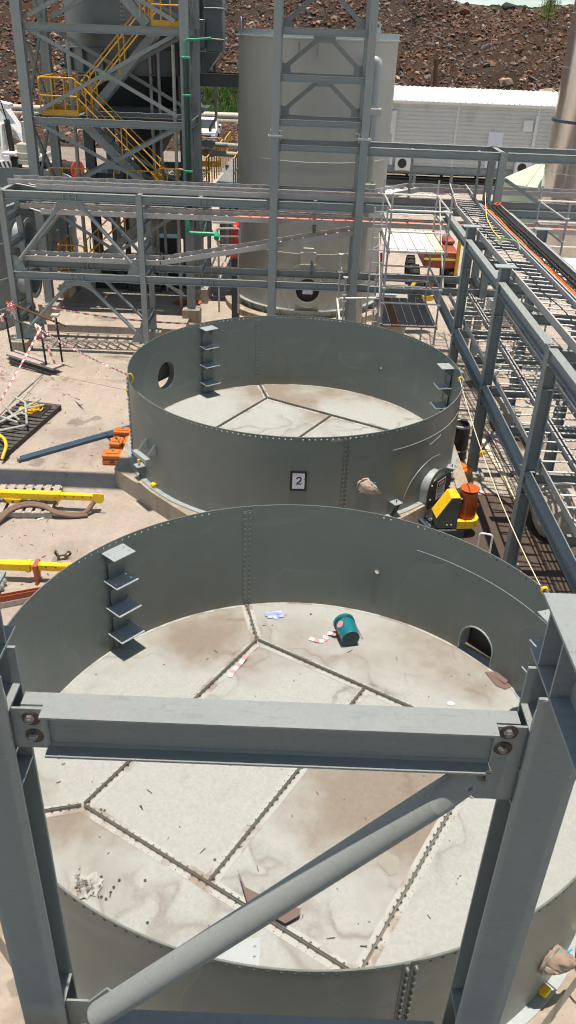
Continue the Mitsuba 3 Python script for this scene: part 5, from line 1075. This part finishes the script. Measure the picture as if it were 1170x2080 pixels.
for s in (-1, 1):
    add('headlight', rbox(ux_ + s * .7 - .15, ux_ + s * .7 + .15, uy_ - .03, uy_ + .06, .36, .56, .02), 'skylabel', ut); add('mirror', rbox(ux_ + s * 1.02 - .08, ux_ + s * 1.02 + .08, uy_ + 1.5, uy_ + 1.6, .95, 1.12, .02), 'black', ut)
    for y in (.8, 4.2): add('wheel', rod((ux_ + s * .72, uy_ + y, .1), (ux_ + s * .95, uy_ + y, .1), .36, 20), 'rubber', ut)
ck = thing('crane_truck', 'white truck mounted crane at the left edge with a striped bumper', 'crane')
cx0, cy0, gz0 = -18.3, 52.0, -.25
def C_(x0, x1, y0, y1, z0, z1, r=.04): return rbox(cx0 + x0, cx0 + x1, cy0 + y0, cy0 + y1, gz0 + z0, gz0 + z1, r)
add('cab', [hull([V3(cx0, cy0, gz0) + p for p in [(-1.5, 0, .8), (.55, 0, .8), (-1.5, .1, 1.5), (.55, .1, 1.5), (-1.5, .5, 2.75), (.5, .5, 2.75), (-1.5, 2, 2.8), (.5, 2, 2.8), (-1.5, 2, .8), (.55, 2, .8)]])], 'white', ck)
add('windscreen', hull([V3(cx0, cy0, gz0) + p for p in [(-1.4, .10, 1.62), (.42, .10, 1.62), (-1.4, .44, 2.55), (.40, .44, 2.55), (-1.4, .08, 1.62), (.42, .08, 1.62), (-1.4, .42, 2.55), (.40, .42, 2.55)]]), 'glass_dark', ck)
bp_ = add('bumper', C_(-1.5, .95, -.2, .1, .45, .85), 'white', ck)
add('stripe', [plate(sg.Polygon([(q, .47), (q + .12, .47), (q + .0, .83), (q - .12, .83)]), (cx0, cy0 - .203, gz0), (1, 0, 0), (0, 0, 1), .003) for q in np.arange(-1.2, .95, .26)], 'black', bp_)
add('headlight', C_(.6, .95, -.22, -.1, .9, 1.15, .02), 'skylabel', ck); add('mudguard', C_(.45, 1.3, 0, 1.2, 1.15, 1.3), 'white', ck)
for x in (1.0, -1.2): add('wheel', rod((cx0 + x - .15, cy0 + .55, gz0 + .5), (cx0 + x + .25, cy0 + .55, gz0 + .5), .52, 22), 'rubber', ck)
add('wheel', rod((cx0 + 1.7, cy0 + 3.6, gz0 + .5), (cx0 + 2.05, cy0 + 3.6, gz0 + .5), .52, 22), 'rubber', ck)
add('engine_box', [C_(1.25, 2.1, .4, 2.2, .9, 1.75), C_(1.2, 2.2, .3, 4.4, .62, .9)], 'tank_grey', ck); add('guard_frame', C_(1.15, 2.35, .3, .38, 1.2, 1.26, .01), 'pale_green', ck)
add('exhaust', rod((cx0 + .85, cy0 + .8, gz0 + 1.2), (cx0 + .75, cy0 + .8, gz0 + 3.0), .17, 12), 'black', ck); add('mast_lamp', tube([(cx0 + .8, cy0 + .7, gz0 + 2.9), (cx0 + .6, cy0 + .6, gz0 + 4.0)], .04, 8), 'black', ck)
add('turret', [hull([V3(cx0, cy0, gz0) + p for p in [(-1.5, 1.2, 2.8), (.2, 1.2, 2.8), (1.0, 1.5, 2.3), (1.2, 1.6, 1.75), (-1.5, 3.5, 2.8), (1.2, 3.5, 1.75), (-1.5, 1.2, 3.9), (.0, 1.3, 3.7), (-1.5, 3.5, 3.9), (0, 3.5, 3.7)]])], 'white', ck)
add('boom', hull([V3(cx0, cy0, gz0) + p for p in [(-2.6, 1.4, 4.4), (.75, 1.4, 3.75), (-2.6, 2.4, 4.4), (.75, 2.4, 3.75), (-2.6, 1.4, 3.6), (.7, 1.4, 3.5), (-2.6, 2.4, 3.6), (.7, 2.4, 3.5)]]), 'white', ck)
add('tank_drum', [rod((cx0 + 1.75, cy0 + 1.2, gz0 + 1.75), (cx0 + 1.75, cy0 + 1.2, gz0 + 2.9), .3, 16)], 'galv', ck)
cr = thing('cable_reel', 'cable reel with a red flange and black cable standing on the road', 'reel')
add('flange', [rod((-13.3, 51.5, .3), (-13.22, 51.45, .3), .52, 28), rod((-14.2, 51.8, .3), (-14.12, 51.76, .3), .52, 28)], 'red', cr); add('drum', rod((-14.14, 51.77, .3), (-13.3, 51.5, .3), .45, 28), 'rubber', cr)
bxw = thing('crate', 'brown timber crate beside the cable reel', 'crate'); add('box', rbox(-14.85, -14.3, 51.0, 51.6, -.25, .75, .02), 'timber_grey', bxw); add('strip_board', rbox(-14.87, -14.6, 50.97, 51.0, -.2, .7, .01), 'rust', bxw)
# ------------------------------------------------------------------ things on the yard, left side
bo = thing('crane_boom', 'pale crane boom reaching over the yard above the picture', 'crane boom')
add('section', rbox(-22, -2.2, 13.45, 14.1, 12.2, 12.9, .05), 'white', bo); add('tip', rbox(-2.199, -1.7, 13.55, 14.0, 12.0, 12.8, .04), 'white', bo)
def pallet(cx, cy, w, l, rot, mt, lab, z0=0.0, nb=9):
    t = thing('pallet', lab, 'pallet'); M = rotz(rot, (cx, cy, z0))
    def q(nm, m): m.apply_transform(M); add(nm, m, mt, t)
    for x in (-w / 2 + .05, 0, w / 2 - .05): q('bearer', box(x - .04, x + .04, -l / 2, l / 2, .02, .115))
    for k in range(nb):
        y = -l / 2 + (k + .5) * l / nb; q('board', rbox(-w / 2 - .01 * (k % 2), w / 2, y - l / nb * .34, y + l / nb * .34, .116, .138, .004))
    for k in range(3): y = (-1, 0, 1)[k] * (l / 2 - .06); q('bottom_board', box(-w / 2, w / 2, y - .05, y + .05, 0, .019))
    return t, M
ax = math.atan2(17.55 - 14.9, -5.47 + 5.96)
pallet(-6.15, 16.3, 1.0, 2.75, ax - PI / 2, 'timber_dark', 'long dark timber pallet carrying white pipe offcuts and a heap of yellow rope', nb=16)
solo('black_board', plate(sg.Polygon([(-5.93, 17.42), (-5.58, 17.4), (-5.68, 16.72), (-6.1, 16.85)]), (0, 0, .141), (1, 0, 0), (0, 1, 0), .012), 'black', 'black flat board lying on the long dark pallet', 'board')
wf = thing('pipe_offcuts', 'tangle of white bent pipe brackets dumped on the dark pallet', 'pipe')
for P_ in ([(-6.5, 16.1, .2), (-5.85, 17.45, .3)], [(-6.5, 17.5, .32), (-6.13, 17.2, .3), (-5.75, 16.05, .3)], [(-6.6, 15.95, .22), (-6.1, 16.75, .24), (-5.9, 16.6, .26)], [(-6.7, 15.6, .2), (-5.82, 16.1, .24)], [(-6.65, 16.6, .25), (-6.0, 16.2, .26)], [(-6.6, 17.1, .3), (-6.3, 16.7, .24), (-6.0, 16.35, .24)], [(-6.2, 16.9, .24), (-5.7, 17.2, .26)]):
    add('offcut', tube(bend(P_, .05, 3), .026, 8), 'strip', wf, smooth=40)
g = np.random.default_rng(5); ro = []
for k in range(26):
    a = np.linspace(0, 2 * PI * g.uniform(.5, 1.2), 16) + g.random() * 6; r = g.uniform(.06, .2); c_ = V3(-5.97, 17.14, .19) + g.normal(size=3) * (.06, .06, .02)
    ro.append(tube(np.stack([c_[0] + r * np.cos(a), c_[1] + r * .8 * np.sin(a), c_[2] + .02 * np.sin(2 * a + k)], 1), .013, 5))
solo('yellow_rope', ro, 'rope_yellow', 'tangled heap of bright yellow rope on the dark pallet', 'rope')
yb = thing('yellow_bracket', 'bent yellow bar lying at the left end of the dark pallet', 'bracket'); add('bar', tube(bend([(-6.4, 15.7, .3), (-6.0, 15.3, .3), (-5.86, 15.0, .28), (-5.9, 14.75, .1)], .1), .035, 8), 'yellow', yb, smooth=True)
bl = thing('blue_bars', 'two long blue grey steel bars lying side by side on the yard', 'steel bars')
for o_, m_ in ((0, 'blue_pipe'), (.085, 'blue_pipe')): add('bar', sweep([(-.045, -.03), (.045, -.03), (.045, .03), (-.045, .03)], (-5.6 + o_ * .2, 14.82 + o_ * 1.6, .035), (-3.58, 16.6 + o_ * 1.6, .035), (0, 0, 1)), m_, bl)
solo('short_bar', bar((-4.05, 16.12, .035), (-3.56, 16.55, .035), .08, .06), 'dark_steel', 'short dark bar beside the far end of the blue bars', 'bar')
def barrier(cx, cy, rot, w, d, h, lab):
    t = thing('orange_ballast', lab, 'ballast block', 'orange ballast blocks around the far tank'); M = rotz(rot, (cx, cy, 0))
    def q(nm, m, mt='orange'): m.apply_transform(M); add(nm, m, mt, t)
    for k in range(2):
        z = k * h / 2
        q('block', rbox(-w / 2, w / 2, -d / 2, d / 2, z + .004, z + h / 2 - .004, .025))
    q('top_pad', rbox(-w * .33, w * .33, -d * .3, d * .3, h - .004, h + .022, .012)); q('socket', rod((0, 0, h + .018), (0, 0, h + .026), .03, 12), 'dark_steel')
    q('hand_hole', box(-w * .12, w * .12, -d / 2 - .004, -d / 2 + .02, h * .2, h * .4), 'dark_steel')
barrier(-3.67, 15.0, .05, .42, .3, .24, 'front stack of orange ballast blocks at the left plinth corner')
barrier(-3.72, 15.62, 1.5, .34, .26, .22, 'second orange ballast block behind the front stack'); barrier(-3.46, 15.68, 1.5, .34, .22, .22, 'orange ballast block wedged against the plinth'); barrier(-3.7, 16.2, .0, .4, .22, .2, 'rearmost orange ballast block by the blue bars')
barrier(3.52, 14.95, -.9, .45, .3, .28, 'orange ballast block right of the far tank near the rack column'); barrier(3.62, 17.2, .2, .3, .26, .4, 'orange ballast block half hidden behind the far tank right edge')
pallet(-4.95, 13.15, 1.05, 1.2, .06 + PI / 2, 'timber_grey', 'weathered grey pallet under the yellow lifting beam', nb=7)
def lift_beam(nm, x0, x1, y, z, lab, tip=True):
    t = thing('lifting_beam', lab, 'lifting beam')
    add('box_section', rbox(x0, x1 - .75, y - .07, y + .07, z - .14, z, .012), 'yellow', t); add('inner_section', rbox(x1 - .749, x1 - .02, y - .055, y + .055, z - .125, z - .012, .008), 'yellow', t)
    add('end_plate', plate(sg.Point(0, 0).buffer(.1, 10).union(sg.box(-.1, 0, .1, .1)), (x1 - .02, y - .07, z - .05), (0, 1, 0) if False else (1, 0, 0), (0, 0, 1), .02), 'yellow', t)
    for k in range(4): add('pin_hole', rod((x1 - .65 + .16 * k, y - .0552, z - .05), (x1 - .65 + .16 * k, y - .057, z - .05), .014, 10), 'black', t)
    add('lug', plate(sg.Polygon([(-.16, 0), (.16, 0), (.06, -.12), (-.06, -.12)]).difference(sg.Point(0, -.06).buffer(.03)), (x0 + 1.0, y - .075, z - .13), (1, 0, 0), (0, 0, 1), .02), 'yellow', t)
    add('collar', rbox(x1 - .82, x1 - .74, y - .08, y + .08, z - .15, z + .008, .01), 'yellow', t)
lift_beam('', -6.1, -3.48, 13.02, .36, 'yellow telescopic lifting beam lying across the grey pallet'); lift_beam('', -6.2, -3.36, 10.74, .36, 'scuffed yellow lifting beam left of the near tank')
solo('support_block', rbox(-5.9, -5.8, 10.6, 10.85, 0, .21, .01), 'timber_grey', 'timber block under the near yellow lifting beam', 'block'); solo('rust_stand', hull([(-4.05, 10.62, .36), (-3.98, 10.62, .36), (-4.05, 10.85, .36), (-3.98, 10.85, .36), (-4.02, 10.6, 0), (-4.0, 10.6, 0), (-4.02, 10.8, .0), (-4.0, 10.8, 0)]), 'rusty', 'rusty wedge stand under the near yellow lifting beam', 'stand')
sl = thing('lifting_sling', 'brown webbing sling snaking over the pallet end from the lifting beam', 'sling')
pts = [(-5.7, 11.9, .02), (-5.3, 12.25, .03), (-5.1, 12.72, .17), (-4.8, 12.92, .18), (-4.45, 12.82, .18), (-4.3, 12.72, .12), (-3.95, 12.76, .05), (-3.72, 12.82, .06), (-3.62, 12.95, .2), (-3.53, 13.0, .3)]
add('webbing', tube(bend(pts, .3, 6), .045, 8), 'sling', sl, smooth=True); add('webbing', tube(bend([np.array(p) + (.03, -.05, -.01) for p in pts[:8]], .3, 6), .035, 8), 'sling', sl, smooth=True)
sk = thing('shackles', 'rusty shackles heaped on the tip of the near lifting beam', 'shackle')
for k, (x, y, a) in enumerate(((-3.62, 10.86, .3), (-3.55, 10.92, 1.2), (-3.72, 10.9, 2.2))): q = np.linspace(-.3, PI + .3, 12); add('bow', tube(np.stack([x + .07 * np.cos(q) * math.cos(a), y + .07 * np.cos(q) * math.sin(a), .37 + .02 * k + .07 * np.sin(q)], 1), .016, 8), 'bolt_dark', sk, smooth=True); add('pin', rod((x - .09 * math.cos(a), y - .09 * math.sin(a), .36 + .02 * k), (x + .09 * math.cos(a), y + .09 * math.sin(a), .36 + .02 * k), .017, 8), 'rust', sk)
cf = thing('pipe_fitting', 'grey swivel pipe clamp fitting lying at the left edge', 'fitting')
add('body', lathe([(0, 0), (.07, 0), (.07, .06), (.045, .07), (.045, .13), (.07, .14), (.07, .2), (.04, .21), (.04, .3), (0, .3)], 20).apply_transform(trimesh.transformations.translation_matrix((-4.55, 10.6, .07)) @ trimesh.transformations.rotation_matrix(PI / 2, [1, 0, 0])), 'light_steel', cf, smooth=30); add('screw', rod((-4.55, 10.3, .07), (-4.55, 10.2, .07), .045, 10), 'black', cf)
tb = thing('rusty_angles', 'bundle of rust orange steel angles lying left of the near tank', 'steel angles')
for k in range(3): add('angle', ang((-5.2, 9.62 + .13 * k, .01 + .03 * (k == 1)), (-3.3, 10.42 + .12 * k, .01 + .03 * (k == 1)), .1, .01), 'rusty' if k else 'timber_grey', tb)
solo('white_scrap', bar((-4.57, 12.6, .012), (-4.36, 12.74, .012), .04, .02), 'white', 'short white scrap of pipe lagging on the concrete', 'scrap')
# tape stand at the gantry foot
tsn = thing('barrier_stand', 'black pipe barrier stand wrapped with red and white tape at the gantry foot', 'stand')
gz_ = -.12
add('board', sweep([(-.18, -.03), (.18, -.03), (.18, .03), (-.18, .03)], (-7.75, 21.2, gz_ + .12), (-6.25, 20.35, gz_ + .08), (0, 0, 1)), 'timber_grey', tsn)
for a, b in (((-7.75, 21.0, gz_ + .05), (-6.2, 20.2, gz_ + .03)), ((-7.7, 20.9, gz_ + .0), (-6.4, 20.15, gz_ - .05))): add('rail', rod(a, b, .035, 8), 'black', tsn)
for x, y, z in ((-7.8, 21.3, 1.05), (-6.62, 20.45, 1.05), (-6.35, 21.0, 1.1), (-7.55, 21.6, 1.2)): add('post', rod((x + .05, y - .02, gz_), (x, y, z), .028, 8), 'black', tsn)
add('cross_rail', rod((-7.9, 21.35, 1.0), (-6.5, 20.45, .9), .026, 8), 'dark_steel', tsn); add('cross_rail', rod((-7.9, 21.75, 1.25), (-6.1, 20.95, .9), .028, 8), 'rust', tsn)
add('jack_head', [rbox(-6.46, -6.26, 20.9, 21.1, 1.15, 1.2, .01), rod((-6.36, 21, .85), (-6.36, 21, 1.18), .03, 8)], 'galv', tsn)
def knot(nm, c, s, seed, par):
    g = np.random.default_rng(seed)
    for k in range(2):
        m = [tube(bend([c + g.normal(size=3) * s * .25, c + g.normal(size=3) * s * .5 - (0, 0, .3 * s), c + g.normal(size=3) * s * .45 - (0, 0, s * g.uniform(.5, 2.2))], .05, 4), (.018), 4) for _ in range(11)]
        add('tape_knot', m, ('tape_red', 'tape_white')[k], par, kind='stuff')
knot('', V3(-6.62, 20.43, 1.0), .11, 1, tsn); knot('', V3(-7.7, 21.55, 1.22), .13, 2, tsn); knot('', V3(-7.88, 21.35, 1.0), .08, 3, tsn)
def sag(p, q, d, n=24): p, q = V3(*p), V3(*q); t_ = np.linspace(0, 1, n)[:, None]; return p + (q - p) * t_ - V3(0, 0, 1) * d * 4 * t_ * (1 - t_)
def tape_run(p, q, d, lab, seg=.13, w=.05): t = thing('barrier_tape', lab, 'tape'); ribbon(sag(p, q, d, 40), w, seg, ('tape_red', 'tape_white'), t, up=(.15, -1, .12), wob=.35); return t
tape_run((-6.62, 20.43, .95), (-3.13, 14.62, 2.08), .06, 'red and white tape strung from the barrier stand to the far tank rim')
tape_run((-6.62, 20.43, .98), (-6.75, 16.2, .12), .05, 'red and white tape running down from the stand to the dark pallet')
tape_run((-7.5, 23.2, .75), (-2.9, 23.6, .25), .12, 'red and white tape strung across the gantry bay behind its braces')
tape_run((-6.62, 20.43, .95), (-6.33, 20.5, -.1), .0, 'short red and white tape end hanging down the barrier stand', .1, .06)
solo('white_pail', lathe([(0, 0), (.12, 0), (.15, .38), (.155, .38), (.155, .4), (.14, .4), (.12, .02), (0, .02)], 24, (-7.95, 22.15, -.25)), 'strip', 'white plastic pail beside the left gantry pier', 'bucket', smooth=30)
pg = thing('rim_clip', 'yellow cord knotted round the far tank rim under the tape', 'cord'); add('loop', tube(np.array([(-3.12 + .05 * math.cos(q), 14.62, 2.02 + .1 * math.sin(q)) for q in np.linspace(0, 2 * PI, 14)]), .014, 6), 'rope_yellow', pg); add('tail', tube([(-3.14, 14.6, 1.98), (-3.2, 14.56, 1.8), (-3.16, 14.56, 1.7)], .012, 6), 'rope_yellow', pg)
# rope from tank to tank on the right
rp_ = thing('rope_line', 'pale rope stretched from the far tank rim to the near tank rim', 'rope')
add('line', tube(sag((3.26, 15.1, 2.1), (3.14, 8.12, 2.09),   .22, 40), .008, 6), 'rope', rp_, smooth=True)
for p in ((3.28, 15.1, 2.08), (3.17, 8.1, 2.08), (3.2, 12.2, 1.9)): add('knot', [tube(np.array([(p[0] + .035 * math.cos(q + k), p[1] + .02 * k, p[2] + .045 * math.sin(q + k)) for q in np.linspace(0, 2 * PI, 12)]), .012, 6) for k in range(2)], 'rope_yellow', rp_)
# right side ground clutter
solo('rack_plinth', rbox(4.75, 5.15, 17.3, 17.9, -.1, .45, .02), 'plinth', 'square concrete block under the pipe rack near its third bay', 'block')
tp2 = thing('formwork_boards', 'pale timber boards laid along the ground under the rack', 'boards')
for k, (x, m_) in enumerate(((4.3, 'plank_tan'), (4.62, 'timber_grey'), (4.95, 'plank_tan'))): add('board', bar((x, 17.4 - .2 * k, .03), (x + .25, 13.6, .03), .12 if k != 1 else .2, .04), m_, tp2)
bgs = thing('bulk_bags', 'two beige bulk bags slumped under the pipe rack', 'bag')
for k, (x, y, s) in enumerate(((5.15, 13.0, .62), (6.3, 13.4, .7))):
    m = trimesh.creation.icosphere(3, 1); v = m.vertices.copy(); v = np.sign(v) * np.abs(v) ** .7; v *= (1 + .18 * (meshkit.fbm(v * 2.5 + k * 5, 3) - .5))[:, None]; m.vertices = v * (s, s, .42) + (x, y, .36); add('bag', m, 'hessian', bgs, smooth=True)
dp3 = thing('steel_drum', 'dark drum with a pale rim standing right of the far tank', 'drum'); add('body', lathe([(0, 0), (.2, 0), (.2, .75), (0, .75)], 28, (3.62, 15.9, 0)), 'black', dp3, smooth=30); add('rim', lathe([(.17, .75), (.225, .75), (.225, .79), (.17, .79)], 28, (3.62, 15.9, 0)), 'galv', dp3); add('band', lathe([(.201, .2), (.215, .21), (.201, .22)], 28, (3.62, 15.9, 0)), 'galv', dp3)
hp2 = thing('hand_hoop', 'small white pipe handle frame standing behind the near tank rim', 'frame'); add('tube', tube(bend([(3.22, 11.55, .0), (3.22, 11.55, .75), (3.42, 11.5, .75), (3.42, 11.45, .0)], .05), .018, 8), 'white', hp2)
fp = thing('foot_tape', 'crumpled red and white tape at the foot of the rack column', 'tape'); ribbon([(3.75, 14.75, .03), (3.7, 14.55, .05), (3.82, 14.35, .03), (3.95, 14.2, .03)], .07, .08, ('tape_red', 'tape_white'), fp)
for k, (x, y, l, a) in enumerate(((3.35, 12.3, 1.1, 1.2), (3.28, 12.9, .7, 1.0))): solo('steel_rail', bar((x - .6, y - .1, .12), (x - .9 + .1 * k, y + l * .6, .12), .06, .06), 'blue_pipe', f'{("longer", "shorter")[k]} blue steel rail lying behind the agitator drive', 'rail')
# site hose and cable by the near tank, lower right
hs = thing('green_hose', 'pale green hose curled against the near tank base at the right edge', 'hose'); add('hose', tube(bend([(3.55, 5.3, .42), (3.15, 5.0, .42), (2.98, 4.72, .43), (3.2, 4.62, .42), (3.6, 4.7, .4)], .2, 8), .024, 8), 'pale_green', hs, smooth=True)
bcl = thing('black_lead', 'thin black lead lying over the plinth edge at the lower right', 'cable'); add('lead', tube(bend([(2.98, 4.75, .44), (2.85, 4.4, .44), (3.0, 4.2, .30), (2.75, 3.6, .02), (2.6, 3.0, .02)], .1), .012, 6), 'black', bcl, smooth=True)
def litter():
    g = np.random.default_rng(21); out = []
    for _ in range(240):
        x, y = g.uniform(-8, -3.6), g.uniform(8, 21); q = g.random() * 6.28; l = .02 + .12 * g.random() ** 4; z = gz(y)
        out.append(rod((x, y, z + .006), (x + l * math.cos(q), y + l * math.sin(q), z + .008), .005 + .006 * g.random(), 5))
    return cat(out)
solo('yard_litter', litter(), 'brown_sheet', 'scattered twigs and crumbs over the concrete yard', 'debris', kind='stuff')
# bits of plant seen through the gantry and scaffold
for k, (x, y, w, h, m_, lab) in enumerate(((-6.3, 29.3, .5, .9, 'dark_steel', 'dark pump box under the stair tower'), (-5.0, 31.5, .8, 1.2, 'dark_steel', 'dark motor cabinet deep under the hopper'), (3.0, 26.4, .5, .8, 'white', 'white control box behind the scaffold'), (2.8, 31.0, .7, 1.1, 'red', 'red fire hose cabinet left of the orange machine'), (6.6, 25.8, .8, .9, 'galv', 'galvanised cabinet behind the side frame'))):
    t = thing('cabinet', lab, 'cabinet'); b_ = -.25; add('casing', rbox(x - w / 2, x + w / 2, y, y + w * .8, b_ + .08, b_ + h, .03), m_, t); add('foot', [box(x - w / 2 + .03, x - w / 2 + .09, y + .05, y + .12, b_, b_ + .08), box(x + w / 2 - .09, x + w / 2 - .03, y + .05, y + .12, b_, b_ + .08)], 'dark_steel', t); add('lid', rbox(x - w / 2 - .02, x + w / 2 + .02, y - .02, y + w * .8 + .02, b_ + h, b_ + h + .03, .008), 'light_steel', t)
vt = thing('valve_stack', 'white and grey valve standing below the green riser', 'valve'); add('stem', rod((-3.85, 27.0, -.2), (-3.85, 27.0, 4.3), .04, 10), 'tank_grey', vt); add('body', lathe([(0, 0), (.12, 0), (.12, .08), (.06, .12), (.06, .3), (.12, .34), (.12, .42), (0, .42)], 18, (-3.85, 27.0, 3.6)), 'strip', vt, smooth=30)
solo('orange_sheet', crumple(-3.6, 26.6, -.02, .55, .3, .1, .1, seed=15, edge=.2), 'rusty', 'crumpled orange sheet lying on the slab under the stair tower', 'sheet')
solo('blue_tarp', crumple(2.55, 24.1, 4.06, .6, .35, .12, .1, seed=17, edge=.2), 'skylabel', 'pale blue plastic sheet draped on the ladder tray bend', 'sheet')
bb = thing('blue_bin', 'blue plastic crate beside the scaffold foot', 'crate'); add('tub', rbox(1.72, 2.0, 20.3, 20.6, -.2, .35, .03), 'blue_tie', bb)
wtp = thing('white_hopper_bag', 'white bulk bag on the ground behind the scaffold', 'bag'); m = trimesh.creation.icosphere(2, 1); v = m.vertices; v = np.sign(v) * np.abs(v) ** .6; m.vertices = v * (.5, .45, .45) + (2.9, 24.6, .2); add('bag', m, 'hessian', wtp, smooth=True)
